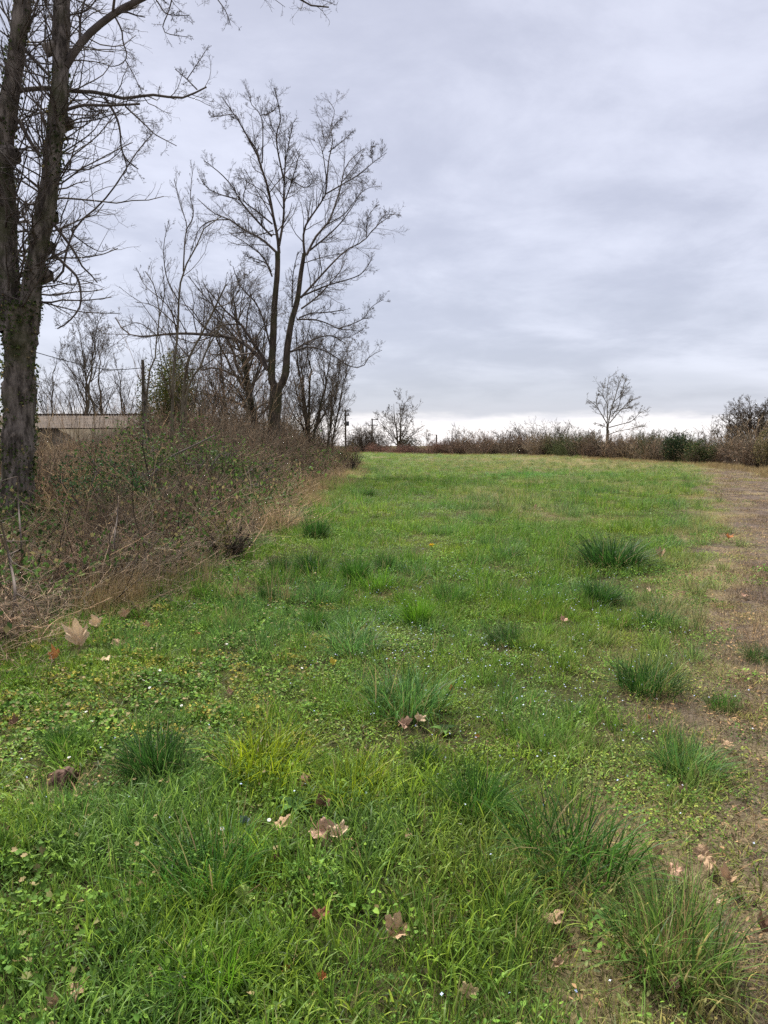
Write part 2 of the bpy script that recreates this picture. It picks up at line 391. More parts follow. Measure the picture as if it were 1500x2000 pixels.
def blades(mb, n, rg, rad, h, w, lean=0.5, curl=0.8, segs=3, dry=0.1, base=None, var=None, outward=0.0, droop=0.0):
    """n tapered, arching blades: strips of triangles with one tip"""
    if base is None:
        a = rg.uniform(0, 6.283, n); r = rad * np.sqrt(rg.random(n)); base = np.stack([r * np.cos(a), r * np.sin(a), np.zeros(n)], 1)
        az = np.where(rg.random(n) < outward, a + rg.normal(0, 0.5, n), rg.uniform(0, 6.283, n))
    else: az = rg.uniform(0, 6.283, n)
    H = rg.uniform(h[0], h[1], n); Wd = rg.uniform(w[0], w[1], n)
    le = np.abs(rg.normal(0, lean, n)); cu = rg.uniform(0.1, 1, n) * curl
    dirx, diry = np.cos(az), np.sin(az); tw = az + math.pi / 2 + rg.normal(0, 0.7, n); sx, sy = np.cos(tw), np.sin(tw)
    P = base.copy(); rows = []; ang = le.copy()
    for k in range(segs + 1):
        t = k / segs; wk = Wd * (1 - t ** 1.6) * (0.75 + 0.5 * min(t * 3, 1) * 0.5)
        off = np.stack([sx * wk / 2, sy * wk / 2, np.zeros(n)], 1)
        rows += [P] if k == segs else [P - off, P + off]
        st = H / segs; P = P + np.stack([dirx * np.sin(ang) * st, diry * np.sin(ang) * st, np.cos(ang) * st], 1)
        P[:, 2] = np.maximum(P[:, 2], 0.004); ang = np.minimum(ang + cu / segs * (1 + droop * t), 2.6)
    V = np.stack(rows, 1); m = V.shape[1]; i = np.arange(n)[:, None] * m; T = []
    for k in range(segs - 1):
        q = 2 * k; T += [np.stack([i[:, 0] + q, i[:, 0] + q + 1, i[:, 0] + q + 3], 1), np.stack([i[:, 0] + q, i[:, 0] + q + 3, i[:, 0] + q + 2], 1)]
    q = 2 * (segs - 1); T.append(np.stack([i[:, 0] + q, i[:, 0] + q + 1, i[:, 0] + q + 2], 1))
    vv = rg.random(n) if var is None else np.full(n, var)
    dd = (rg.random(n) < dry) * rg.uniform(0.6, 1.0, n)
    mb.add(V.reshape(-1, 3), np.concatenate(T), var=np.repeat(vv, m), dry=np.repeat(dd, m)); return mb
def leaf_fans(mb, C, size, rg, aspect=0.8, tilt=0.5, dry=0.0, lobes=0, fold=0.25, yellow=None, az=None):
    """small leaves: fan of triangles round a sunken midrib point"""
    n = len(C); k = 8 if lobes < 5 else 13; a = np.arange(k) * 2 * math.pi / k
    rad = np.array([1.22, .86, .74, .80, .92, .80, .74, .86]) if not lobes else 1 + 0.22 * np.cos(a * lobes)
    if lobes >= 5: rad = (.86 + .16 * np.cos(a * 6)) * np.where(np.arange(k) == 6, .45, 1)
    u = np.cos(a) * rad; v = np.sin(a) * rad * aspect
    rim = np.stack([u, v, np.abs(v) * fold], 1); pts = np.concatenate([[[0, 0, 0]], rim])
    az = rg.uniform(0, 6.283, n) if az is None else az; ti = rg.normal(0, tilt, n); ro = rg.normal(0, tilt, n)
    X = np.stack([np.cos(az) * np.cos(ti), np.sin(az) * np.cos(ti), np.sin(ti)], 1)
    Y = np.stack([-np.sin(az) * np.cos(ro), np.cos(az) * np.cos(ro), np.sin(ro)], 1); Z = unit(np.cross(X, Y))
    s = np.broadcast_to(np.asarray(size, float), (n,))[:, None, None]
    V = np.asarray(C)[:, None, :] + s * (pts[None, :, 0:1] * X[:, None] + pts[None, :, 1:2] * Y[:, None] + pts[None, :, 2:3] * Z[:, None])
    i = np.arange(n)[:, None] * (k + 1); j = np.arange(k)[None, :]
    F = np.stack([np.broadcast_to(i, (n, k)), i + 1 + j, i + 1 + (j + 1) % k], -1).reshape(-1, 3)
    vv = np.repeat(rg.random(n), k + 1); dd = np.repeat((rg.random(n) < dry) * rg.uniform(0.5, 1, n), k + 1)
    mb.add(V.reshape(-1, 3), F, var=vv, dry=dd); return mb
def quad_leaves(mb, C, size, rg, aspect=0.45, droop=0.0, dry=0.0):
    """cheap pointed leaves: a folded diamond of two triangles each"""
    n = len(C); d = unit(rg.normal(size=(n, 3)) + np.array([0, 0, -droop])); s = unit(np.cross(d, rg.normal(size=(n, 3)))); nn = np.cross(d, s)
    L = np.broadcast_to(np.asarray(size, float), (n,))[:, None]; C = np.asarray(C)
    V = np.stack([C, C + d * L * .5 + s * L * aspect * .5 + nn * L * .08, C + d * L, C + d * L * .5 - s * L * aspect * .5 + nn * L * .08], 1)
    i = np.arange(n)[:, None] * 4; F = np.concatenate([i + np.array([0, 1, 2]), i + np.array([0, 2, 3])])
    mb.add(V.reshape(-1, 3), F, var=np.repeat(rg.random(n), 4), dry=np.repeat((rg.random(n) < dry) * rg.uniform(.5, 1, n), 4)); return mb
# ------------------------------------------------------------------ shed, cable, dead trunk, poles
def build_shed():
    y = 44.0; p = foot(170, y); k = px_m(y)
    zr = at_dist(200, 806, y)[2]; ze = at_dist(100, 838, y)[2]; zb = p[2] - 0.3
    x0, x1 = at_dist(-40, 868, y)[0], at_dist(300, 868, y)[0]
    root = empty('shed', (p[0], y, zb), 'low shed with brown ridged roof and pale wall behind the brambles', 'shed')
    mw = plain_mat('shed_wall', (0.20, 0.165, 0.115), (0.31, 0.26, 0.19), 1.2); mr = plain_mat('shed_roof', (0.06, 0.044, 0.032), (0.125, 0.092, 0.066), 1.6)
    md = plain_mat('opening_shade', (0.02, 0.018, 0.016), (0.04, 0.035, 0.03), 3)
    L = lambda v: np.array(v) - np.array([p[0], y, zb])
    h = ze - zb; dx0, dx1 = at_dist(75, 868, y)[0], at_dist(103, 868, y)[0]; hd = at_dist(90, 866, y)[2] - zb
    w = MB()
    for a, b, z0, z1 in ((x0, dx0, 0, h), (dx1, x1, 0, h), (dx0, dx1, hd, h)):
        w.box(L(((a + b) / 2, y, zb + (z0 + z1) / 2)), (b - a, 0.25, z1 - z0))
    w.box(L(((x0 + x1) / 2, y + 7, zb + h / 2)), (x1 - x0, 0.25, h))
    for xx in (x0 + .12, x1 - .12): w.box(L((xx, y + 3.5, zb + h / 2)), (0.24, 6.7, h))
    w.build('wall', mw, root, False)
    MB().box(L(((dx0 + dx1) / 2, y + .12, zb + hd / 2)), (dx1 - dx0, 0.08, hd)).build('opening_panel', md, root, False)  # dark panel standing in for the shade inside the open doorway
    n = 260; xs = np.linspace(x0 - .3, x1 + .3, n); wv = 0.016 * np.sin(np.arange(n) * math.pi / 2.0)
    r = MB()
    for (ya, yb) in ((y - .6, y + 3.5), (y + 7.6, y + 3.5)):
        V = np.concatenate([np.stack([xs, np.full(n, ya), ze + .05 + wv], 1), np.stack([xs, np.full(n, yb), zr + wv], 1)]) - np.array([p[0], y, zb])
        i = np.arange(n - 1); r.add(V, np.stack([i, i + 1, i + n + 1, i + n], 1))
    ro = r.build('roof', mr, root, True)
    c = MB(); c.box(L(((x0 + x1) / 2, y + 3.5, zr + .05)), (x1 - x0 + .6, 0.3, 0.08)); c.build('ridge_cap', mr, ro, False)
build_shed()

def build_far_barn():
    y = 165.0; xa, xb = at_dist(846, 868, y)[0], at_dist(918, 868, y)[0]; zt = at_dist(880, 865, y)[2]; zb = float(ground_z(xa, y)) - .2
    root = empty('barn', ((xa + xb) / 2, y, zb), 'long low building with a pale roof edge far behind the reddish hedge', 'barn')
    mw = plain_mat('barn_wall', (0.10, 0.06, 0.05), (0.16, 0.10, 0.085), 1); mr = plain_mat('barn_roof', (0.22, 0.20, 0.20), (0.30, 0.28, 0.28), 1)
    w = xb - xa; h = zt - zb - .5
    MB().box((0, 0, h / 2), (w - .8, 6, h)).build('wall', mw, root, False)
    r = MB()
    for s in (-1, 1):
        V = np.array([(-w / 2, s * 3.4, h - .05), (w / 2, s * 3.4, h - .05), (w / 2 - .9, 0, h + .5), (-w / 2 + .9, 0, h + .5)])
        V2 = np.concatenate([V, V + (0, 0, .12)]); r.add(V2, np.array([(0, 1, 2, 3), (4, 5, 6, 7), (0, 1, 5, 4), (1, 2, 6, 5), (2, 3, 7, 6), (3, 0, 4, 7)]))
    r.build('roof', mr, root, False)
    MB().box((0, -3.5, h + .02), (w, .12, .16)).build('gutter', plain_mat('gutter_pale', (.5, .48, .48), (.55, .53, .53)), root, False)
build_far_barn()

def build_poles():
    mp = plain_mat('pole_timber', (0.05, 0.038, 0.03), (0.09, 0.07, 0.055), 2); mi = plain_mat('insulator', (0.06, 0.05, 0.05), (0.1, 0.09, 0.09)); mm = plain_mat('transformer_grey', (0.05, 0.05, 0.055), (0.09, 0.09, 0.1))
    spec = [(675, 800, 118, 'utility pole with a dark transformer box at the end of the thicket', 'two'),
            (727, 818, 165, 'double crossarm utility pole in front of the rounded grey shrub', 'arm'),
            (782, 830, 215, 'thinner utility pole beside the bare tree with a dark bush at its foot', 'arm'),
            (852.5, 849, 330, 'farthest small utility pole standing left of the low pale building', 'half')]
    for px, top, y, lab, kind in spec:
        b = foot(px, y); zt = at_dist(px, top, y)[2]; h = zt - b[2] + .3
        root = empty('utility_pole', (b[0], y, b[2] - .3), lab, 'utility pole', 'utility poles along the far hedge')
        r = max(0.15, px_m(y) * 1.6)
        MB().tubes(poly([(0, 0, 0), (0, 0, h)], 8), np.linspace(r * 1.25, r * .8, 8), 10).build('shaft', mp, root)
        aw = px_m(y)
        arms = {'two': [(h - .25, -7 * aw, 8 * aw), (h - 11 * aw, -3 * aw, 8 * aw)], 'arm': [(h - .2, -1.5 * aw, 12 * aw), (h - 12.5 * aw, -9 * aw, 11 * aw)], 'half': [(h - .15, -9 * aw, 1 * aw)]}[kind]
        for (z, a, c) in arms:
            ar = MB().box(((a + c) / 2, -r - .08, z), (c - a, .14, max(.16, .8 * aw))).build('crossarm', mp, root, False)
            for xx in (a + .12, (a + c) / 2 + .3, c - .12):
                MB().tubes(poly([(xx, -r - .08, z + .09), (xx, -r - .08, z + .34)], 4), np.array([.05, .08, .06, .03]), 8).build('insulator', mi, ar)
        if kind == 'two':
            tb = MB().box((3.6 * aw, -.1, h - 27 * aw), (6.5 * aw, .6, 8.5 * aw)).build('transformer', mm, root, False)
            MB().box((-2.2 * aw, -.1, h - 27 * aw), (2.6 * aw, .5, 4.5 * aw)).build('switch_box', mm, root, False)
            MB().box((0.3 * aw, -.22, h - 22.5 * aw), (3 * aw, .2, 1.2 * aw)).build('bracket', mp, root, False)
build_poles()

# ------------------------------------------------------------------ trees whose limbs follow the photograph
class Traced:
    """limbs drawn as pixel paths, each given its own distance so that the crown has depth"""
    def __init__(s, y, seed, dspread=0.55): s.y = y; s.rg = np.random.default_rng(seed); s.done = []; s.limbs = []; s.ds = dspread
    def add(s, pts, w0, w1, K=14, depth=None, main=False, dscale=1.0):
        pts = np.asarray(pts, float); q = poly(pts, K); y0 = s.y
        if s.done:
            allp = np.concatenate(s.done); y0 = allp[np.argmin(np.hypot(allp[:, 0] - q[0, 0], allp[:, 1] - q[0, 1])), 2]
        ln = np.linalg.norm(np.diff(q, axis=0), axis=1).sum() * px_m(s.y)
        dd = (s.rg.choice([-1, 1]) * s.rg.uniform(0.3, 1.0) * s.ds * ln * dscale) if depth is None else depth
        t = np.linspace(0, 1, K); ys = y0 + dd * t ** 1.15 + 0.05 * ln * np.sin(t * 5 + s.rg.uniform(0, 6)) * t
        P = np.array([at_dist(a, b, yy) for (a, b), yy in zip(q, ys)])
        R = np.linspace(w0, w1, K) / 2 * ys / FPX
        s.done.append(np.stack([q[:, 0], q[:, 1], ys], 1)); s.limbs.append((P, R, main)); return P, R
    def pick(s, K=12, main=None):
        A = [(poly(np.column_stack([P, R]), K)) for P, R, m in s.limbs if main is None or m == main]
        A = np.array(A); return A[:, :, :3], A[:, :, 3]
def base_shift(P, o): return P - np.asarray(o)[None, None, :]

def finish_tree(root, o, trunk_parts, crown_parts, mt, mc, sides=10):
    b = MB()
    for P, R, sd, jit in trunk_parts: b.tubes(P - o, R, sd, jit)
    b.build('trunk', mt, root)
    c = MB()
    for P, R, sd in crown_parts: c.tubes(P - o, R, sd)
    return c.build('crown', mc, root)

def twig_levels(P, R, rg, n, frac, rmin, levels=3, up=0.06, ang=0.85, wig=0.16, t0=0.25):
    out = []
    for k in range(levels):
        K = 6 if k == 0 else 5 if k == 1 else 4
        P, R = grow(P, R, n[k], rg, (t0 if k == 0 else 0.15, 1.0), frac[k], ang, up, wig, K, 0.42, 0.4, rmin)
        out.append((P, R, 4 if k == 0 else 3))
    return out

def build_centre_tree():
    y = 35.0; T = Traced(y, 31); Z2 = lambda L: [(350 + a * .3, 150 + b * .3) for a, b in L]
    T.add([(534, 935), (533, 870), (537, 800), (540, 752)], 26, 23, 10, 0.0, True)
    T.add([(539, 760), (530, 740), (533, 675), (536, 600), (542, 525), (542, 492)], 15, 9.5, 16, -0.3, True)
    T.add([(542, 762), (557, 735), (560, 690), (569, 630), (581, 585), (587, 540), (594, 495)], 15.5, 7.5, 16, 0.9, True)
    Lm = [  # left stem's limbs
        ([(650, 1150), (640, 1040), (610, 900), (590, 780), (560, 660), (530, 580), (520, 530), (470, 440), (400, 310), (330, 205), (285, 140)], 8, 1.6),
        ([(522, 540), (500, 470), (430, 365)], 4, 1.5), ([(540, 560), (545, 380), (530, 250), (470, 180), (462, 110)], 3.5, 1.3),
        ([(400, 310), (370, 250), (300, 250), (205, 265)], 2.4, 1), ([(530, 250), (590, 235), (650, 180)], 2.2, 1),
        ([(650, 1100), (680, 920), (680, 800), (685, 660), (690, 560), (690, 450), (688, 345)], 6.5, 1.8),
        ([(683, 680), (645, 500), (632, 380), (660, 280), (642, 165), (622, 75)], 4.5, 2.2), ([(690, 560), (715, 430), (740, 308)], 3, 1.8),
        ([(684, 820), (740, 660), (787, 483)], 3.4, 1.5), ([(690, 650), (760, 690), (830, 725), (870, 650), (790, 530)], 2.6, 1),
        ([(630, 1140), (535, 1055), (430, 1000), (330, 930), (230, 890), (118, 793)], 6, 1.4), ([(330, 930), (200, 940), (120, 1010), (60, 1200)], 3, 1.1),
        ([(605, 1040), (500, 930), (400, 810), (350, 720), (270, 630), (163, 547)], 5, 1.6), ([(390, 800), (250, 760), (170, 710), (128, 640)], 3.2, 1.3),
        ([(608, 960), (500, 870), (415, 800), (440, 690), (400, 600)], 4, 1.2), ([(605, 1300), (545, 1170), (430, 1080), (330, 1020)], 4, 1.2),
        ([(600, 1270), (560, 1210), (425, 1165)], 3, 1.6), ([(610, 1000), (480, 1040), (430, 1030), (370, 960)], 3, 1.0), ([(598, 860), (560, 760), (470, 700), (380, 640)], 3, 1)]
    Rm = [
        ([(815, 1150), (808, 1050), (822, 970), (880, 880), (940, 790), (962, 720), (950, 600), (930, 470), (900, 395)], 6, 1.4),
        ([(960, 710), (972, 550), (1000, 420), (985, 330), (1012, 225), (968, 150)], 3.6, 1.2), ([(972, 490), (1060, 420), (1135, 350)], 2.4, 1), ([(930, 500), (1000, 330), (1060, 270)], 2, .9),
        ([(830, 1160), (895, 1030), (965, 960), (1010, 850), (1050, 720), (1078, 600), (1125, 530), (1205, 465)], 6, 1.3),
        ([(950, 765), (1080, 690), (1180, 630), (1260, 560), (1350, 495)], 3.6, 1.2), ([(1260, 560), (1250, 470), (1290, 440)], 1.8, .9), ([(1065, 680), (1160, 560), (1200, 470)], 2.4, 1),
        ([(850, 1130), (960, 1040), (1060, 940), (1165, 790)], 4.5, 1.6), ([(965, 960), (1080, 890), (1200, 740), (1310, 710)], 3, 1),
        ([(790, 1440), (900, 1320), (1010, 1200), (1100, 1120), (1200, 1070), (1285, 970), (1410, 885)], 5.5, 1.2), ([(1220, 1040), (1228, 920), (1285, 835)], 2.4, 1), ([(1285, 970), (1340, 900), (1430, 900)], 2, .9),
        ([(795, 1430), (960, 1360), (1130, 1310), (1200, 1270), (1252, 1190)], 4.5, 1.5), ([(818, 1210), (950, 1170), (1055, 1150)], 2.6, 1.2), ([(795, 1510), (900, 1430), (1042, 1275), (1080, 1190)], 4.5, 1.2),
        ([(765, 1580), (870, 1580), (950, 1600), (1040, 1640), (1160, 1650)], 4.5, 1.5), ([(1040, 1640), (1190, 1580), (1250, 1500), (1330, 1450)], 2.8, 1),
        ([(780, 1570), (860, 1540), (950, 1535), (1080, 1517)], 3.6, 2), ([(730, 1790), (850, 1720), (980, 1685), (1085, 1738)], 5.5, 1.8), ([(980, 1685), (1090, 1700), (1200, 1640)], 2.4, 1),
        ([(725, 1790), (860, 1760), (980, 1800), (1100, 1880), (1190, 1890), (1240, 1820), (1320, 1780)], 5, 1.2), ([(735, 1500), (740, 1300), (770, 1150)], 4, 1.5)]
    Lb = [([(524, 722), (500, 690), (470, 666), (440, 657), (350, 651), (258, 656), (225, 620)], 11, 2.2), ([(521, 708), (494, 669), (470, 633), (449, 615), (434, 600), (405, 565)], 8, 2), ([(440, 657), (400, 640), (370, 600), (330, 590)], 4, 1.2),
          ([(470, 633), (420, 640), (380, 690), (340, 700)], 4, 1.2), ([(532, 690), (505, 600), (470, 560), (455, 520)], 5, 1.4)]
    for L, a, b in Lm: T.add(Z2(L), a * .82, b * .8, 14)
    for L, a, b in Rm: T.add(Z2(L), a * .82, b * .8, 14)
    for L, a, b in Lb: T.add(L, a * .85, b * .85, 14)
    o = np.array([*T.limbs[0][0][0][:2], 0]); o[2] = float(ground_z(o[0], o[1])) - .1
    root = empty('bare_tree', o, 'tall bare tree with two stems from one trunk rising beyond the thicket', 'tree')
    P, R = T.pick(14, False); rg = T.rg
    lv = twig_levels(P, R, rg, (20, 8, 5), ((.14, .44), (.28, .55), (.3, .6)), 0.0042, 3, 0.07, 0.78, 0.17, 0.08)
    tp = [(p[None], r[None], 12, .12) for p, r, m in T.limbs if m]
    finish_tree(root, o, tp, [(P, R, 6)] + lv, M_BARK_MID, M_TWIG)
build_centre_tree()

def build_big_tree():
    y = 13.2; T = Traced(y, 77, 0.35); rg = T.rg
    T.add([(33, 1085), (34, 1000), (35, 900), (38, 800), (38, 740), (40, 660), (42, 590)], 55, 57, 18, 0.0, True)
    T.add([(56, 650), (62, 560), (74, 490), (87, 420), (98, 350), (106, 280), (113, 215), (118, 150), (119, 80), (121, 0), (122, -110), (128, -260)], 36, 24, 26, 0.3, True)
    T.add([(22, 650), (18, 560), (12, 460), (8, 350), (12, 240), (26, 150), (37, 60), (45, 0), (55, -120), (62, -260)], 42, 21, 22, 0.9, True)
    L = [([(128, 130), (150, 95), (172, 68), (205, 40), (240, 16), (285, -6), (345, -40), (400, -62)], 16, 8), ([(285, -6), (345, -52), (450, -75), (540, -45), (585, 0), (612, 12), (642, 14)], 8, 2.5),
         ([(222, 28), (238, 60), (240, 85), (247, 100), (245, 118), (222, 130), (195, 122)], 3.5, 1.4), ([(245, 118), (258, 140), (270, 165), (278, 182)], 2, 1.2), ([(345, -40), (330, 20), (318, 50), (325, 65), (365, 72)], 3, 1.2), ([(400, -62), (420, -10), (440, 20), (450, 48)], 3, 1.2), ([(300, -10), (312, 10), (328, 28), (370, 30)], 3, 1.2),
         ([(30, 178), (60, 174), (92, 172), (140, 178), (190, 180), (220, 188), (245, 193), (292, 185), (350, 192), (372, 187), (390, 172), (403, 170)], 9, 3), ([(385, 175), (362, 152), (342, 135)], 2.6, 1.2), ([(365, 155), (395, 110), (408, 88)], 2, 1),
         ([(132, 214), (150, 208), (170, 205), (210, 206), (273, 203)], 6, 3.8), ([(205, 190), (228, 230), (235, 262), (237, 290), (246, 310), (262, 325), (270, 330)], 5, 2), ([(245, 208), (290, 250), (302, 262), (345, 285)], 3.4, 1.4), ([(237, 290), (248, 330), (240, 345), (262, 350)], 2.4, 1.1),
         ([(104, 552), (120, 540), (130, 490), (150, 440), (190, 405), (220, 370), (240, 340), (265, 300), (297, 262)], 5, 2), ([(150, 440), (140, 455), (190, 490), (215, 485)], 3, 1.3),
         ([(100, 432), (130, 470), (150, 500), (160, 520), (176, 535), (190, 552)], 6.5, 2.2), ([(95, 485), (130, 520), (150, 540), (158, 572), (155, 602), (132, 630), (112, 642)], 6, 2.6),
         ([(40, 88), (70, 120), (98, 150)], 7, 5), ([(20, 228), (40, 240), (55, 270), (78, 305)], 9, 6), ([(42, 90), (62, 40), (72, 5), (85, -40)], 4, 2.4), ([(30, 160), (5, 130), (-20, 110)], 6, 3), ([(10, 330), (-15, 300), (-40, 290)], 6, 3), ([(92, 380), (60, 400), (30, 380)], 5, 3),
         ([(80, 590), (120, 600), (165, 610), (230, 612)], 3.2, 1.5), ([(120, 30), (170, 20), (205, -30)], 4, 2), ([(112, 225), (150, 250), (190, 225), (215, 180)], 3, 1.3)]
    for pts, a, b in L: T.add(pts, a, b, 14)
    o = np.array([*T.limbs[0][0][0][:2], 0]); o[2] = float(ground_z(o[0], o[1])) - .15
    root = empty('big_bare_tree', o, 'huge dark bare tree with ivy clad double trunk on the thicket edge', 'tree')
    P, R = T.pick(14, False)
    lv = twig_levels(P, R, rg, (14, 7, 4), ((.14, .4), (.25, .55), (.3, .6)), 0.0022, 3, 0.07, 0.85, 0.22, 0.12)
    # shoots that sprout straight from the two stems
    Pm, Rm = T.pick(30, True)
    E, ER = grow(Pm[1:], Rm[1:], 115, rg, (0.05, 0.98), (0.6, 2.3), 1.2, 0.09, 0.15, 8, 0.12, 0.4, 0.0038, False, 0.1)
    E2, ER2 = grow(E, ER, 7, rg, (0.2, 1), (.25, .5), 0.7, 0.07, 0.2, 5, 0.6, 0.4, 0.0024); E3, ER3 = grow(E2, ER2, 2, rg, (0.2, 1), (.3, .6), 0.7, 0.05, 0.2, 4, 0.6, 0.4, 0.0022)
    tp = []
    for p, r, m in T.limbs:
        if not m: continue
        k = 60; q = poly(np.column_stack([p, r]), k); lump = 1 + 0.10 * np.sin(np.linspace(0, 31, k)) * rg.uniform(.3, 1, k)
        if p is T.limbs[0][0]: lump *= 1 + 0.30 * np.exp(-np.linspace(0, 6, k))
        tp.append((q[None, :, :3], (q[:, 3] * lump)[None], 26, .16))
    # old branch collars
    for (px, py, s, dx) in ((136, 238, .15, 1), (104, 418, .2, 1), (100, 480, .15, 1), (96, 535, .16, 1), (112, 90, .12, 1), (30, 300, .2, 1)):
        d = y + .2; c = at_dist(px, py, d); tp.append((np.stack([c + np.array([-.22 * dx, 0, -.08]), c, c + np.array([.05, -.02, .03])])[None], np.array([[s, s * .75, s * .3]]), 9, .3))
    finish_tree(root, o, tp, [(P, R, 6)] + lv + [(E, ER, 4), (E2, ER2, 3), (E3, ER3, 3)], M_BARK_BIG, M_TWIG)
    # ivy hugging the trunk
    iv = MB(); C = []; sz = []
    for (P, R, lo, hi, n) in ((Pm[0], Rm[0], .25, 1.0, 2600), (Pm[1], Rm[1], 0, .55, 1500), (Pm[2], Rm[2], 0, .85, 2200)):
        f = rg.uniform(lo, hi, n) * 29 * .999; i = f.astype(int); c = P[i] + (P[np.minimum(i + 1, 29)] - P[i]) * (f - i)[:, None]
        a = rg.uniform(0, 6.283, n); keep = fbm(a * 1.3 + 5, f * 0.5, 3) > .47; r = R[i] * rg.uniform(1.0, 1.22, n)
        q = c + np.stack([np.cos(a) * r, np.sin(a) * r, np.zeros(n)], 1); C.append(q[keep])
    C = np.concatenate(C) - o; quad_leaves(iv, C, rg.uniform(.035, .075, len(C)), rg, .8, .9, 0.12)
    io = iv.build('ivy', M_LEAFO, root, False); io.color = (0.06, 0.085, 0.028, 1); io['kind'] = 'stuff'
build_big_tree()

def build_saplings():
    rg = np.random.default_rng(5)
    defs = [('pale slender sapling that curves and forks above the dark evergreen bush', 22.0,
             [([(335, 900), (338, 740), (347, 650), (350, 570), (360, 525), (384, 480), (400, 444), (430, 424)], 7, 1.8), ([(358, 530), (361, 470), (365, 440), (352, 400), (340, 350)], 3, 1), ([(363, 450), (378, 420), (372, 380), (378, 320)], 2.2, .9), ([(350, 590), (325, 540), (320, 480), (330, 430)], 2.6, .9), ([(349, 640), (305, 600), (270, 590)], 2.6, 1), ([(347, 660), (330, 600), (285, 560), (270, 530)], 2.4, 1)]),
            ('slender olive grey sapling leaning right with long rising branches', 23.0,
             [([(352, 900), (360, 750), (369, 699), (390, 660), (420, 600), (442, 555)], 7.5, 2.4), ([(390, 660), (400, 600), (385, 540)], 2.6, 1), ([(420, 600), (450, 590), (475, 550)], 2.4, 1), ([(369, 699), (340, 660), (320, 600)], 2.4, 1)]),
            ('olive grey sapling bending right low beside the leaning one', 23.6,
             [([(358, 905), (366, 762), (390, 720), (405, 680), (428, 642), (440, 600)], 6.5, 2), ([(405, 680), (415, 640), (405, 600)], 2.2, 1), ([(390, 720), (430, 690), (470, 640)], 2.2, 1)]),
            ('thin sapling with a bent stem rising beside the dead trunk', 21.0,
             [([(284, 900), (289, 744), (303, 699), (306, 655), (312, 618), (302, 560), (284, 530)], 4.5, 1.6), ([(312, 618), (322, 570), (316, 520)], 2, .9), ([(306, 655), (270, 630), (240, 640)], 2, .9)])]
    for lab, y, L in defs:
        T = Traced(y, int(y * 10), .4)
        for k, (pts, a, b) in enumerate(L): T.add(pts, a, b, 14, 0.4 if k == 0 else None, k == 0)
        o = T.limbs[0][0][0].copy(); o[2] = float(ground_z(o[0], o[1])) - .05
        root = empty('sapling', o, lab, 'sapling', 'slender saplings in the thicket')
        P, R = T.pick(14); lv = twig_levels(P, R, rg, (13, 5, 3), ((.14, .34), (.25, .5), (.3, .6)), 0.0034, 3, 0.12, 0.6, 0.15, 0.2)
        finish_tree(root, o, [(p[None], r[None], 8, .1) for p, r, m in T.limbs if m], [(p[None], r[None], 6) for p, r, m in T.limbs if not m] + lv, M_BARK_PALE, M_TWIG_BROWN)
    # dead trunk and the cable that dips to it
    y = 21.5; b = foot(284, y); zt = at_dist(284, 703, y)[2]
    root = empty('dead_tree', b, 'dark branchless dead trunk standing upright like a post in the brambles', 'dead tree')
    h = zt - b[2]; k = px_m(y)
    MB().tubes(poly([(0, 0, -.1), (.02, 0, h * .35), (-.02, .03, h * .7), (.0, 0, h)], 22), np.interp(np.linspace(0, 1, 22), [0, .55, .72, 1], [7 * k, 6.5 * k, 3.6 * k, 2.9 * k]) * rg.uniform(.9, 1.1, 22), 12, .25).build('trunk', M_BARK_BIG, root)
    iv = MB(); n = 420; zz = rg.uniform(.1, .72, n) * h; a = rg.uniform(0, 6.28, n); r = np.interp(zz / h, [0, .55, .75], [8.5 * k, 8 * k, 3.6 * k])
    quad_leaves(iv, np.stack([np.cos(a) * r, np.sin(a) * r, zz], 1), rg.uniform(.04, .08, n), rg, .7, .6, .3)
    io = iv.build('ivy', M_LEAFO, root, False); io.color = (0.05, 0.055, 0.025, 1); io['kind'] = 'stuff'
    pts = [at_dist(px, py, yy) for px, py, yy in ((-60, 668, 19), (30, 678, 19.6), (130, 705, 20.3), (210, 722, 20.9), (283, 718, 21.4))]
    pc = poly(pts, 24); ob = MB().tubes(pc - pc[-1], np.full(24, .011), 5).build('overhead_cable', plain_mat('cable_black', (.02, .02, .02), (.03, .03, .03)), None, loc=tuple(pc[-1]))
    tag(ob, 'thin dark cable sagging from behind the big trunk to the dead trunk', 'cable')
build_saplings()

# ------------------------------------------------------------------ grown trees and bushes
def tree_mesh(seed, h, tr, nl=16, spread=.42, ang=.75, up=.08, n=(9, 6, 4), t0=.22, rmin=.01, lean=(0, 0), fork=1, wig=.12, narrow=1.0):
    rg = np.random.default_rng(seed); K = 14; t = np.linspace(0, 1, K)
    TP, TR = [], []
    for f in range(fork):
        a = rg.uniform(0, 6.283); s = 0 if fork == 1 else h * .16
        w = np.cumsum(rg.normal(0, .012 * h, (K, 2)), 0) * t[:, None]
        TP.append(np.stack([lean[0] * h * t ** 1.3 + s * math.cos(a) * t ** .8 + w[:, 0], lean[1] * h * t ** 1.3 + s * math.sin(a) * t ** .8 + w[:, 1], t * h * rg.uniform(.82, .95)], 1)); TR.append(tr * (1 - t) ** .8 + rmin)
    TP = np.array(TP); TR = np.array(TR)
    P, R = grow(TP, TR, nl, rg, (t0, .97), (h * spread * .7, h * spread * 1.25), ang, up, wig, 9, .55, .25, rmin, False, .55)
    P[:, :, :2] = P[:, :1, :2] + (P[:, :, :2] - P[:, :1, :2]) * narrow
    lv = twig_levels(P, R, rg, n, ((.3, .62), (.3, .6), (.35, .65)), rmin, 3, up * .8, .7, wig * 1.2, .12)
    a = MB(); a.tubes(TP, TR, 9, .12); c = MB(); c.tubes(P, R, 5)
    for q in lv: c.tubes(*q)
    return a.mesh('trunk', True), c.mesh('crown', True)
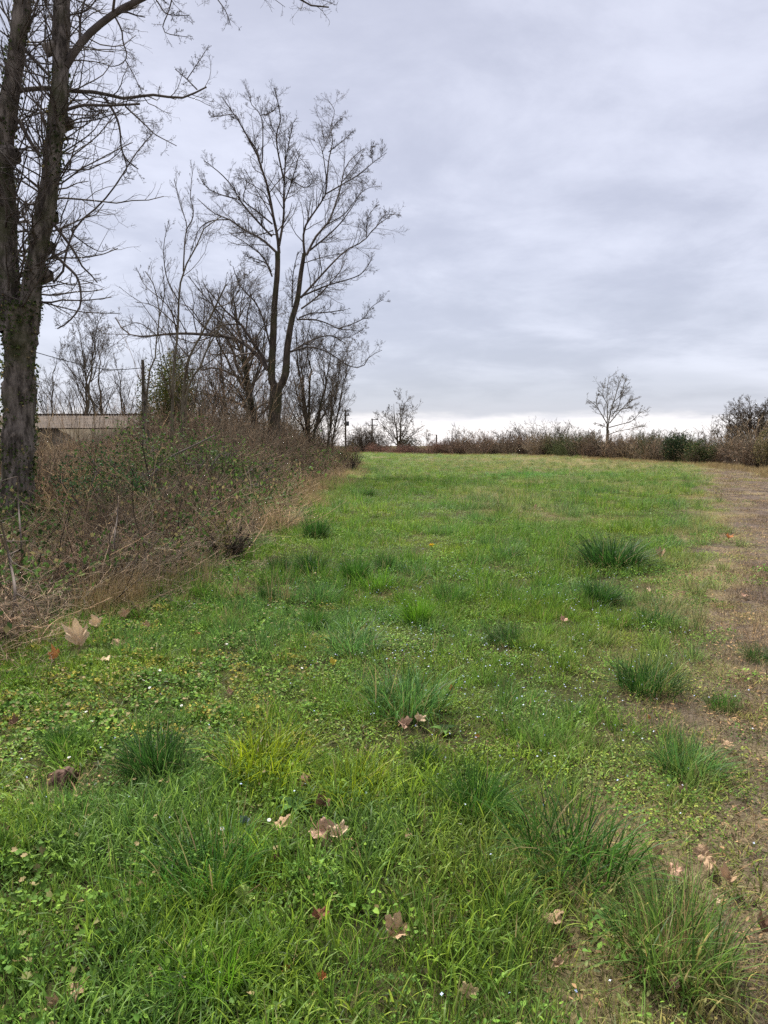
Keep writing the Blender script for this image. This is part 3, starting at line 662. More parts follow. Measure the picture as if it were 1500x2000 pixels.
def plant_tree(name, at, meshes, mt, mc, label, cat='tree', group=None, rz=0., ivy=None, sc=1.0):
    root = empty(name, at, label, cat, group, rz)
    for nm, me, m in (('trunk', meshes[0], mt), ('crown', meshes[1], mc)):
        if not me.materials: me.materials.append(m)
        link(nm, me, root, scale=sc)
    return root
def shrub_mesh(seed, h, w, stems=22, n=(7, 6), rmin=.008, ang=.55, up=.06, levels=2, wig=.14, round_=.5):
    rg = np.random.default_rng(seed); K = 8; a = rg.uniform(0, 6.283, stems); r = w * .16 * np.sqrt(rg.random(stems))
    b = np.stack([r * np.cos(a), r * np.sin(a), np.zeros(stems)], 1); q = np.sqrt(rg.random(stems)); hh = h * rg.uniform(.75, 1.0, stems) * (1 - round_ * q ** 2)
    tip = b + np.stack([np.cos(a) * w * .46 * q, np.sin(a) * w * .46 * q, hh], 1)
    t = np.linspace(0, 1, K)[None, :, None]; P = b[:, None] + (tip - b)[:, None] * np.concatenate([t, t, t ** .85], 2) + np.cumsum(rg.normal(0, .012 * h, (stems, K, 3)), 1) * t
    R = np.linspace(1, .3, K)[None] * rg.uniform(1.6, 3.2, stems)[:, None] * rmin
    c = MB(); c.tubes(P, R, 4)
    for k in range(levels):
        P, R = grow(P, R, n[k], rg, (.12, 1), (.22, .5), ang * 1.2, up, wig, 5 if k == 0 else 4, .6, .4, rmin); c.tubes(P, R, 3)
    return c
def leafy_bush(name, at, label, seed, h, w, n, size, color, cat='bush', group=None, dry=.05, stems=14, mt=None, squash=.5, droop=.2, aspect=.5, dense=.5, lift=.12):
    rg = np.random.default_rng(seed); root = empty(name, at, label, cat, group)
    s = shrub_mesh(seed, h, w, stems, (5, 3), .009, .7); s.build('stems', mt or M_TWIG_BROWN, root)
    m = MB(); V = []
    while sum(len(v) for v in V) < n:                          # leaves gather in uneven clumps through the volume
        k = n; u = unit(rg.normal(size=(k, 3))); q = rg.random(k) ** .45; lump = .62 + .75 * fbm(u[:, 0] * 2.2 + seed, u[:, 1] * 2.2 + u[:, 2] * 2.0 + 9, 3)
        p = u * (q * lump)[:, None]; p[:, 2] = np.abs(p[:, 2]) if squash > .9 else p[:, 2]
        p = p * np.array([w / 2, w / 2, h * .5]) + np.array([0, 0, h * (.5 + lift)])
        V.append(p[(fbm(p[:, 0] * 2.4 / max(w, .1) * 2 + seed, p[:, 2] * 4 / max(h, .1) + p[:, 1], 3) > dense - .08) & (p[:, 2] > .02)])
    C = np.concatenate(V)[:n]; quad_leaves(m, C, rg.uniform(size * .6, size * 1.3, n), rg, aspect, droop, dry)
    o = m.build('foliage', M_LEAFO, root, False); o.color = tuple(color) + (1,); o['kind'] = 'stuff'; return root

def build_left_background():
    b60 = lambda px, y: foot(px, y)
    H = lambda top, y: at_dist(0, top, y)[2] + 1.2
    A = tree_mesh(101, H(612, 58), .12, 15, .36, .6, .08, (7, 5, 3), .15, .009, (.03, 0), 2)
    B = tree_mesh(102, H(622, 60), .11, 14, .36, .6, .08, (7, 5, 3), .15, .009, (-.02, .02), 2)
    C_ = tree_mesh(103, H(690, 56), .09, 15, .42, .65, .08, (7, 5, 3), .15, .008, (.02, 0), 1)
    plant_tree('bare_tree', b60(150, 58), A, M_BARK_PALE, M_TWIG_BROWN, 'bare many branched tree behind the shed roof next to the huge dark trunk', group='bare trees behind the shed')
    plant_tree('bare_tree', b60(205, 60), B, M_BARK_PALE, M_TWIG_BROWN, 'bare forked tree behind the middle of the shed roof', group='bare trees behind the shed', rz=1.2)
    plant_tree('bare_tree', b60(98, 57), C_, M_BARK_PALE, M_TWIG_BROWN, 'lower bare tree leaning out behind the big ivy clad trunk', group='bare trees behind the shed', rz=2.0)
    plant_tree('bare_tree', b60(243, 56), C_, M_BARK_PALE, M_TWIG_BROWN, 'bare thin tree behind the right end of the shed roof', group='bare trees behind the shed', rz=4.2)
    # dense twiggy tree behind the centre tree's left side, trunk wrapped in ivy
    y = 42.0
    D = tree_mesh(104, H(540, y), .26, 24, .40, .75, .05, (9, 6, 4), .22, .007, (-.16, .05), 1, .16)
    r = plant_tree('ivy_tree', foot(508, y), D, M_BARK_MID, M_TWIG_BROWN, 'dense twiggy leaning tree with ivy wrapped trunk left of the tall double stemmed tree', 'tree')
    rg = np.random.default_rng(8); n = 2600; t = rg.random(n) ** .8; h = H(540, y); zz = t * h * .55; a = rg.uniform(0, 6.28, n); rr = .42 * (1 - t * .5) * rg.uniform(.6, 1.25, n)
    tt = zz / (h * .88); m = MB(); quad_leaves(m, np.stack([-.16 * h * tt ** 1.3 + np.cos(a) * rr, .05 * h * tt ** 1.3 + np.sin(a) * rr, zz], 1), rg.uniform(.06, .13, n), rg, .7, .5, .1)
    o = m.build('ivy', M_LEAFO, r, False); o.color = (.03, .045, .015, 1); o['kind'] = 'stuff'
    y = 47.0
    E = tree_mesh(105, H(640, y), .10, 14, .42, .6, .08, (8, 5, 3), .08, .0075, (.05, 0), 4)
    plant_tree('bare_tree', foot(605, y), E, M_BARK_MID, M_TWIG_BROWN, 'bushy bare tree with several stems right behind the tall double stemmed tree', group='bare trees behind the thicket')
    F = tree_mesh(106, H(660, 50), .09, 16, .42, .6, .08, (8, 5, 3), .08, .0075, (.08, 0), 3)
    plant_tree('bare_tree', foot(636, 50), F, M_BARK_MID, M_TWIG_BROWN, 'bare tree with fanning twigs reaching over the transformer pole', group='bare trees behind the thicket', sc=.86)
    G = tree_mesh(107, H(600, 40), .10, 17, .44, .7, .06, (8, 5, 3), .12, .0065, (.06, 0), 2)
    plant_tree('bare_tree', foot(455, 40), G, M_BARK_MID, M_TWIG_BROWN, 'bare tree with crossing branches between the saplings and the ivy tree', group='bare trees behind the thicket')
    plant_tree('bare_tree', foot(395, 46), G, M_BARK_MID, M_TWIG_BROWN, 'bare tree half hidden behind the leaning saplings', group='bare trees behind the thicket', rz=2.4, sc=.8)
    leafy_bush('evergreen_bush', foot(330, 34), 'yellow green evergreen bush rising behind the saplings', 201, at_dist(0, 742, 34)[2] + .9, 2.7, 9500, .115, (.07, .085, .02), dense=.38)
    leafy_bush('evergreen_bush', foot(352, 36), 'darker green evergreen bush close behind the yellow green one', 202, at_dist(0, 738, 36)[2] + .9, 2.2, 7000, .115, (.045, .065, .018), dense=.38)
    # holly-like shrub and the brush in front of it
    leafy_bush('holly_bush', foot(320, 14.5), 'sprawling glossy green holly bush in the middle of the thicket', 203, 2.0, 3.6, 2500, .062, (.055, .105, .025), dense=.60, mt=M_TWIG, aspect=.55, stems=20)
    leafy_bush('holly_bush', foot(215, 12.6), 'darker bluish green holly bush near the huge trunk', 204, 1.4, 2.4, 1700, .055, (.036, .085, .03), dense=.60, mt=M_TWIG, aspect=.55)
    leafy_bush('holly_bush', foot(420, 17.5), 'open green holly bush under the leaning saplings', 205, 1.8, 2.8, 2000, .062, (.06, .115, .025), dense=.60, mt=M_TWIG, aspect=.55)
    leafy_bush('small_shrub', foot(682, 42), 'small dark shrub at the far right tip of the thicket', 206, 1.75, 1.7, 1500, .06, (.05, .045, .025), dense=.5, dry=.5, mt=M_TWIG)
    leafy_bush('small_shrub', foot(585, 50), 'dark evergreen shrub at the foot of the bushy bare tree', 207, 3.6, 4.2, 4200, .10, (.05, .055, .03), dense=.5, dry=.3, mt=M_TWIG)
    leafy_bush('small_shrub', foot(436, 9.6), 'low yellow tinged shrub at the thicket edge by the grass', 208, .55, .7, 420, .04, (.10, .12, .025), dense=.45, dry=.2)
build_left_background()

def build_far_line():
    def bush(name, px, y, top, wpx, seed, mat, label, stems=30, n=(9, 7), round_=.6, mt=None):
        b = foot(px, y); h = at_dist(px, top, y)[2] - b[2]; w = wpx * px_m(y)
        s = shrub_mesh(seed, h, w * 1.05, stems, n, max(.014, .22 * px_m(y)), .75, .03, 2, .16, round_)
        o = s.build(name, mat, None, loc=tuple(b)); tag(o, label, 'bush', 'bushes in the far hedge line'); return o
    bush('round_shrub', 715, 150, 827, 88, 301, M_TWIG_BROWN, 'rounded grey brown shrub behind the double crossarm pole', 110, (11, 9))
    bush('bare_shrub', 897, 128, 832, 62, 302, M_TWIG_BROWN, 'rounded bare shrub rising above the low pale building', 50, (10, 8))
    bush('bare_shrub', 942, 122, 838, 52, 303, M_TWIG_RED, 'rounded reddish brown shrub right of the low pale building', 50, (10, 8))
    bush('bare_shrub', 985, 118, 834, 52, 304, M_TWIG_BROWN, 'loose bare shrub between the reddish shrub and the tall saplings', 26, (9, 7), .3)
    bush('bare_shrub', 1030, 112, 823, 62, 305, M_TWIG_BROWN, 'left one of the upright sapling clumps with thin tall shoots', 30, (8, 7), .15)
    bush('bare_shrub', 1080, 108, 822, 66, 306, M_TWIG_BROWN, 'right one of the upright sapling clumps above the dark hedge', 34, (8, 7), .15)
    bush('bare_shrub', 1135, 104, 832, 60, 307, M_TWIG_BROWN, 'thin bare shrub just left of the lone tree', 26, (9, 7), .3)
    bush('bare_shrub', 1255, 96, 848, 74, 308, M_TWIG, 'dark low bare shrub just right of the lone tree', 40, (10, 7))
    bush('bare_shrub', 1305, 100, 842, 66, 309, M_TWIG, 'grey brown shrub between the lone tree and the evergreen bushes', 40, (10, 7))
    bush('bare_shrub', 1395, 78, 826, 80, 310, M_TWIG_BROWN, 'pale twiggy shrub at the left foot of the spreading oak', 44, (10, 7), .5)
    y = 200; leafy_bush('dark_bush', foot(795, y), 'dark rounded evergreen bush at the foot of the far thin pole', 311, at_dist(0, 856, y)[2] - float(ground_z(foot(795, y)[0], y)), 50 * px_m(y), 2600, .4, (.025, .035, .018), group='bushes in the far hedge line', dense=.36)
    y = 66.5; leafy_bush('dark_bush', foot(1322, y), 'dark evergreen bush standing out in the hedge right of the lone tree', 312, at_dist(0, 852, y)[2] - foot(1322, y)[2], 62 * px_m(y), 3600, .16, (.024, .042, .018), group='bushes in the far hedge line', dense=.5)
    y = 62.5; leafy_bush('dark_bush', foot(1368, y), 'dull green evergreen bush at the edge where the field drops', 313, at_dist(0, 862, y)[2] - foot(1368, y)[2], 66 * px_m(y), 3000, .13, (.042, .062, .022), group='bushes in the far hedge line', dense=.52)
    y = 50; leafy_bush('dark_bush', foot(1500, y), 'olive green bush at the right edge under the oak', 314, at_dist(0, 845, y)[2] - foot(1500, y)[2], 55 * px_m(y), 2600, .11, (.07, .075, .03), group='bushes in the far hedge line', dense=.45, dry=.3)
    # lone tree
    y = 97.0; b = foot(1187, y); h = at_dist(0, 737, y)[2] - b[2]
    T = Traced(y, 55, .6)
    T.add([(1187, 905), (1186, 870), (1187, 840)], 6.5, 5.5, 8, 0, True)
    z = lambda L: [(1050 + a * .3, 700 + c * .3) for a, c in L]
    for pts, a, c in (([(455, 480), (465, 400), (480, 330), (500, 270), (520, 200), (545, 120)], 4, 1), ([(450, 470), (455, 380), (452, 280), (455, 190), (465, 125)], 3.4, 1), ([(455, 430), (420, 370), (380, 310), (320, 262)], 3, .9), ([(470, 420), (520, 360), (590, 290), (650, 255)], 3, .9), ([(465, 450), (540, 430), (610, 410), (660, 360), (705, 335)], 2.8, .9), ([(455, 500), (520, 475), (600, 460), (690, 440)], 2.4, .8), ([(450, 450), (410, 430), (370, 420)], 2, .8), ([(500, 280), (560, 220), (590, 160)], 2, .8), ([(485, 350), (560, 330), (640, 300)], 2, .8), ([(400, 340), (385, 280), (400, 225)], 1.8, .8), ([(480, 380), (530, 310), (540, 250), (575, 130)], 2.4, .8), ([(455, 300), (425, 230), (440, 140)], 2, .8)):
        T.add(z(pts), a * .75, c * .8, 12)
    o = b - np.array([0, 0, .1]); root = empty('lone_bare_tree', o, 'lone pale bare tree with a fan shaped crown above the far hedge', 'tree')
    P, R = T.pick(12, False); lv = twig_levels(P, R, T.rg, (13, 7, 4), ((.2, .48), (.28, .55), (.3, .6)), .012, 3, .06, .7, .16, .15)
    finish_tree(root, o, [(p[None], r[None], 8, .1) for p, r, m in T.limbs if m], [(P, R, 5)] + lv, M_BARK_PALE, M_BARK_PALE)
    # bare tree among the poles
    y = 170.; b = foot(780, y); h = at_dist(0, 775, y)[2] - b[2]
    plant_tree('bare_tree', b, tree_mesh(401, h * 1.02, .24, 15, .46, .85, .05, (7, 5, 3), .25, .024, (.0, 0), 2), M_BARK_PALE, M_TWIG_BROWN, 'pale bare tree standing among the utility poles')
    # spreading oak on the right
    y = 68.; b = foot(1468, y); h = at_dist(0, 779, y)[2] - b[2]
    plant_tree('oak_tree', b, tree_mesh(402, h, .25, 28, .58, 1.0, .03, (9, 7, 4), .2, .010, (0, 0), 2, .16), M_BARK_MID, M_TWIG_BROWN, 'spreading bare oak rising above the hedge at the right edge')
    y = 74.; b = foot(1530, y); h = at_dist(0, 785, y)[2] - b[2]
    plant_tree('oak_tree', b, tree_mesh(403, h, .25, 18, .6, 1.0, .03, (8, 6, 4), .2, .010, (0, 0), 2, .16), M_BARK_MID, M_TWIG_BROWN, 'second bare oak cut off by the right edge of the picture')
    for k, (px, y, top, lab) in enumerate(((835, 260, 845, 'faint bare tree far off right of the dark rounded bush'), (1165, 150, 838, 'faint bare tree behind the thin shrub left of the lone tree'), (1330, 140, 835, 'faint bare tree top behind the dark evergreen bush'), (1420, 110, 826, 'faint bare tree top left of the spreading oak'), (1278, 145, 842, 'faint bare tree top right behind the lone tree'))):
        b = foot(px, y); h = at_dist(0, top, y)[2] - b[2]
        plant_tree('bare_tree', b, tree_mesh(410 + k, h, .15, 16, .5, .8, .06, (7, 5, 3), .25, .02), M_BARK_MID, M_TWIG_BROWN, lab, group='faint bare trees behind the far hedge')
build_far_line()
# ------------------------------------------------------------------ hedge far off, thicket, brambles
def stem_clump(seed, n=22, rad=.3, h=(.6, 1.2), sub=(5, 3), w=.003, lean=.25, wig=.08, L=(.2, .5), up=.05, ang=.6):
    rg = np.random.default_rng(seed); K = 8; a = rg.uniform(0, 6.283, n); r = rad * np.sqrt(rg.random(n)); b = np.stack([r * np.cos(a), r * np.sin(a), np.zeros(n)], 1)
    d = unit(np.stack([rg.normal(0, lean, n), rg.normal(0, lean, n), np.ones(n)], 1)); hh = rg.uniform(h[0], h[1], n); P = np.empty((n, K, 3)); P[:, 0] = b
    for k in range(1, K):
        d = unit(d + wig * rg.normal(size=(n, 3))); P[:, k] = P[:, k - 1] + d * (hh / (K - 1))[:, None]
    R = np.linspace(1, .4, K)[None] * rg.uniform(.7, 1.5, n)[:, None] * w; m = MB()
    def put(P, R, s): m.tubes(P, R, s, var=np.repeat(rg.random(len(P)), P.shape[1] * s), dry=0.0)
    put(P, R, 4)
    for k, c in enumerate(sub):
        P, R = grow(P, R, c, rg, (.15, 1), L, ang, up, wig * 1.8, 4, .6, .5, w * .55); put(P, R, 3)
    return m
def as_mesh(mb, name, mat):
    me = mb.mesh(name); me.materials.append(mat); return me
def band_points(bands, rg, dens_fn, slope=.62, pad=1.5):
    out = []
    for y0, y1, d, s in bands:
        wid = lambda y: 2 * (slope * y + pad)
        n = int((y1 - y0) * wid((y0 + y1) / 2) * d * 1.0)
        y = np.sqrt(rg.uniform((y0 + pad / slope) ** 2, (y1 + pad / slope) ** 2, n)) - pad / slope
        x = rg.uniform(-1, 1, n) * (slope * y + pad); k = rg.random(n) < dens_fn(x, y)
        out.append(np.stack([x[k], y[k], np.full(k.sum(), s)], 1))
    return np.concatenate(out)

def build_hedgerow():
    rg = np.random.default_rng(21); src = []
    for k in range(4):
        src.append(as_mesh(stem_clump(500 + k, 46, .9, (1.3, 2.6), (6, 5), .016, .32, .1, (.25, .55)), 'hedge_clump_%d' % k, M_STEM))
    P = []
    for a, b in zip(EDGE[1:-4], EDGE[2:-3]):
        L = np.linalg.norm(b - a); n = int(L * 2.6); t = rg.random(n); nrm = np.array([-(b - a)[1], (b - a)[0]]) / L
        if nrm @ (b - np.array([0, 60])) < 0: nrm = -nrm
        off = rg.uniform(1.5, 11, n); P.append(a + (b - a) * t[:, None] + nrm * off[:, None])
    P = np.concatenate(P); y = P[:, 1]; x = P[:, 0]
    P = P[(y > 18)]; x, y = P[:, 0], P[:, 1]; n = len(P); z = ground_z(x, y) - .1
    low = 1 - .42 * smooth(14, -2, x); s = rg.uniform(.7, 1.3, n) * low * (1 - .22 * smooth(72, 58, y)) * (.55 + .95 * fbm(x / 5 + 3, y / 5, 3))
    red = smooth(16, 2, x)[:, None] * .8; t = rg.random((n, 1))
    tint = (np.array([.15, .115, .086]) * (1 - t) + np.array([.215, .18, .125]) * t) * (1 - red) + np.array([.20, .115, .092]) * red  # tints lightened, standing in for haze over the distance
    gm = (smooth(.55, .62, fbm(x / 6 + 1, y / 6 + 30, 2)) * smooth(12, 20, x))[:, None]; tint = tint * (1 - gm) + np.array([.085, .105, .045]) * gm
    scatter('hedgerow', np.stack([x, y, z], 1), spin(n, rg, .05), np.stack([s * 1.1, s * 1.1, s * rg.uniform(.8, 1.2, n)], 1), rg.integers(0, 4, n), tint * rg.uniform(.75, 1.25, (n, 1)), src)
    # pale dead grass along the brow of the field
    m = [MB() for _ in range(2)]
    for q in m: blades(q, 60, rg, .5, (.15, .45), (.012, .03), .35, .6, 2, .8)
    src = [as_mesh(q, 'brow_grass_%d' % k, M_STRAW) for k, q in enumerate(m)]
    P = []
    for a, b in zip(EDGE[1:-4], EDGE[2:-3]):
        L = np.linalg.norm(b - a); k = int(L * 7); t = rg.random(k); nrm = np.array([-(b - a)[1], (b - a)[0]]) / L
        if nrm @ (b - np.array([0, 60])) < 0: nrm = -nrm
        P.append(a + (b - a) * t[:, None] + nrm * rg.uniform(-2.5, 2.0, k)[:, None])
    P = np.concatenate(P); P = P[P[:, 1] > 25]; n = len(P)
    scatter('dead_grass', np.column_stack([P, ground_z(P[:, 0], P[:, 1])]), spin(n, rg), sizes(rg.uniform(.5, 1.0, n), rg), rg.integers(0, 2, n), np.array([.26, .21, .11]) * rg.uniform(.7, 1.2, (n, 1)), src)
build_hedgerow()

def build_thicket():
    rg = np.random.default_rng(22)
    src = [as_mesh(stem_clump(600 + k, 20, .42, (.5, 1.15), (4, 3), .0042, .34, .13), 'thicket_clump_%d' % k, M_STEM) for k in range(5)]
    src += [as_mesh(stem_clump(610 + k, 14, .5, (.5, 1.2), (5, 3), .0038, .9, .24, (.3, .7), -.03, .8), 'thicket_tangle_%d' % k, M_STEM) for k in range(3)]
    src += [as_mesh(stem_clump(620 + k, 5, .3, (1.2, 2.3), (4,), .0062, .55, .10, (.15, .35), .02, .7), 'thicket_cane_%d' % k, M_STEM) for k in range(2)]
    spots = [on_ground(a, b) for a, b in ((196, 1250), (158, 1285), (110, 1300), (14, 1255), (248, 1225), (292, 1240), (238, 1275), (205, 1305))]
    def clear(x, y): return np.prod([1 - .95 * np.exp(-(((x - p[0]) / .22) ** 2 + ((y - p[1] + .12) / .3) ** 2) ** 2) for p in spots], axis=0)
    def dens(x, y): return thicket_mask(x, y) * (x > -17) * (.25 + .9 * smooth(.36, .54, fbm(x / .75 + 13, y / 1.1 + 3, 3))) * clear(x, y)
    P = band_points(((3.2, 9, 18, 0), (9, 20, 9, 0), (20, 62, 3.4, 0)), rg, dens, .62, 2.0); x, y = P[:, 0], P[:, 1]; n = len(P)
    inn = np.clip(-2.1 - x, 0, 8); hz = (.42 + .19 * inn * smooth(3.5, 10, y)) * rg.uniform(.75, 1.35, n); hz = np.clip(hz, .22, 1.3 + .4 * smooth(18, 30, y)); hz = np.where((y < 13.6) & (750 + 1389 * x / y < 190), np.clip(hz, .2, .5), hz)
    hz = np.where((y > 20), np.clip(hz * 1.15 + .32 * smooth(26, 36, y), .3, 1.8), hz)
    ppx = 750 + 1389 * x / y; hz = np.where((ppx > 175) & (ppx < 445) & (y > 9) & (y < 15), np.minimum(hz, .8), hz)
    k = np.where(rg.random(n) < smooth(15, 6, y) * .45 + .15, rg.integers(5, 8, n), rg.integers(0, 5, n)); k = np.where(rg.random(n) < .22, rg.integers(8, 10, n), k)
    t = rg.random((n, 1)); f = fbm(x / 2 + 3, y / 4, 3)[:, None]
    red = np.array([.20, .138, .092]); grey = np.array([.25, .215, .16]); tan = np.array([.32, .25, .145])
    tint = red * (1 - t) + grey * t; tint = np.where((f > .60) & (y[:, None] > 8), tan * (.7 + .5 * t), tint)
    nearE = (smooth(1.4, .3, inn) * smooth(9, 14, y) * smooth(34, 24, y))[:, None]; tint = tint * (1 - nearE * .7) + tan * nearE * .7
    w = np.where(k >= 5, 1.0, .75 + .35 * hz)
    scatter('dry_thicket', np.stack([x, y, ground_z(x, y) - .03], 1), spin(n, rg, .12), np.stack([w, w, hz], 1), k, tint * rg.uniform(.45, 1.35, (n, 1)), src)
    # bare shrubs and whips that make up the body of the thicket
    sh = [as_mesh(stem_clump(630 + k, 15, .45, (1.0, 2.0), (7, 5), .0055, .34, .12, (.25, .55), .03, .7), 'thicket_shrub_%d' % k, M_STEM) for k in range(4)]
    sh += [as_mesh(stem_clump(640 + k, 6, .4, (2.2, 4.4), (9, 4), .0075, .16, .06, (.12, .3), .10, .6), 'thicket_whip_%d' % k, M_STEM) for k in range(2)]
    P = band_points(((7, 20, 2.6, 0), (20, 62, 1.3, 0)), rg, lambda x, y: thicket_mask(x + .9, y) * (x > -20) * smooth(7, 10, y), .62, 2.); x, y = P[:, 0], P[:, 1]; n = len(P); inn = np.clip(-2.6 - x, 0, 9)
    k = np.where((rg.random(n) < .2) & (inn > 1.2) & (y > 13), rg.integers(4, 6, n), rg.integers(0, 4, n)); s = np.clip(.5 + .17 * inn, .4, 1.25) * rg.uniform(.75, 1.25, n) * (1 + .3 * smooth(20, 32, y)); ppx = 750 + 1389 * x / y; s = np.where(ppx < 300, np.minimum(s, .84), s); s = np.where((ppx < 190) & (y < 14.5), np.minimum(s, .32), s); s = np.where((ppx > 175) & (ppx < 445) & (y < 14.6), np.minimum(s, .58), s); k = np.where((ppx < 280) & (k > 3), 0, k); t = rg.random((n, 1))
    scatter('thicket_shrubs', np.stack([x, y, ground_z(x, y) - .05], 1), spin(n, rg, .1), np.stack([s, s, s], 1), k, (np.array([.165, .122, .085]) * (1 - t) + np.array([.22, .185, .13]) * t) * rg.uniform(.55, 1.3, (n, 1)), sh)
    # dry grass standing along the foot of the thicket
    ms = []
    for q in range(3):
        m = MB(); blades(m, 46, rg, .16, (.15, .5), (.003, .007), .35, .9, 3, .85); ms.append(as_mesh(m, 'edge_grass_%d' % q, M_STRAW))
    P = band_points(((4, 12, 26, 1), (12, 30, 30, 1.4), (30, 60, 6, 2.2)), rg, lambda x, y: np.exp(-((x + 2.45) / .75) ** 2) * .9 * smooth(4, 8, y) * smooth(.3, .6, fbm(x / .9, y / 1.5 + 4, 3)) * clear(x, y) + .10 * thicket_mask(x, y), .62, 2.); x, y = P[:, 0], P[:, 1]; n = len(P); s = P[:, 2] * rg.uniform(.6, 1.2, n)
    scatter('dry_edge_grass', np.stack([x, y, ground_z(x, y)], 1), spin(n, rg), np.stack([s, s, rg.uniform(.5, 1.2, n)], 1), rg.integers(0, 3, n), np.array([.31, .235, .14]) * rg.uniform(.6, 1.3, (n, 1)), ms)
    # bramble leaves low in the thicket
    ms = []
    for q in range(3):
        m = MB(); c = rg.normal(0, .16, (34, 3)) + (0, 0, .22); c[:, 2] = np.abs(c[:, 2]); quad_leaves(m, c, rg.uniform(.03, .06, 34), rg, .7, .3, .12); ms.append(as_mesh(m, 'bramble_%d' % q, M_LEAFI))
    P = band_points(((3.4, 9, 20, 1), (9, 20, 8, 1.3), (20, 60, 1.2, 2.0)), rg, lambda x, y: thicket_mask(x + .1, y) * (x > -12) * smooth(.40, .56, fbm(x / 1.1 + 5, y / 1.6 + 2, 3)), .62, 2.); x, y = P[:, 0], P[:, 1]; n = len(P); s = P[:, 2]
    scatter('bramble_leaves', np.stack([x, y, ground_z(x, y) + rg.uniform(0, .12, n)], 1), spin(n, rg, .3), np.stack([s, s, s * rg.uniform(.8, 1.6, n)], 1), rg.integers(0, 3, n), np.array([.07, .13, .03]) * rg.uniform(.6, 1.4, (n, 1)), ms)
    # pale stems one can pick out in front of the trunk and in the brush
    spec = [([(2, 1020), (18, 1090), (30, 1170), (10, 1255)], 5.6, 7, 'pale bent stem at the left edge in front of the huge trunk'), ([(34, 930), (36, 985), (40, 1040), (44, 1110)], 7.5, 4, 'thin whitish stem standing in front of the huge trunk base'),
            ([(228, 950), (230, 1000), (223, 1060), (226, 1130), (215, 1200)], 7.5, 3.4, 'pale upright stem in the brush below the dark holly bush'), ([(325, 1035), (280, 1085), (225, 1120), (200, 1140)], 7.6, 3, 'pale straight twig slanting through the brush towards the grass'),
            ([(60, 1165), (95, 1230), (110, 1290)], 5.4, 4, 'pale slanting stem above the orange dead leaf'), ([(0, 1040), (15, 1080), (38, 1075)], 6.2, 4, 'forked pale twig low at the left edge')]
    for pts, y, w, lab in spec:
        q = poly(np.array([at_dist(a, b, y + .25 * math.sin(i * 2.1)) for i, (a, b) in enumerate(pts)]), 14); o = q[-1].copy(); o[2] = float(ground_z(o[0], o[1]))
        m = MB(); R = np.linspace(.6, 1.1, 14) * w / 2 * px_m(y); m.tubes(q - o, R, 6); B, BR = grow(q[None], R[None], 7, rg, (0, .8), (.12, .3), .7, .1, .15, 5, .55, .4, .0016); m.tubes(B - o, BR, 4)
        tag(m.build('pale_stem', M_TWIG_GREY, None, loc=tuple(o)), lab, 'stem', 'pale stems in the brush')
    q = poly(np.array([at_dist(a, b, 13.4 + .4 * i) for i, (a, b) in enumerate([(270, 965), (300, 925), (330, 895), (375, 872), (420, 850)])]), 14); o = q[0].copy(); o[2] = float(ground_z(o[0], o[1]))
    m = MB(); m.tubes(q - o, np.linspace(.028, .012, 14), 8); m.tubes(poly([q[0] - o, np.array([-.25, -.1, .15]), np.array([-.5, -.15, -.05])], 8), np.full(8, .02), 6)
    tag(m.build('fallen_branch', M_TWIG, None, loc=tuple(o)), 'dark bare branch arching up through the green holly bush', 'branch')
build_thicket()

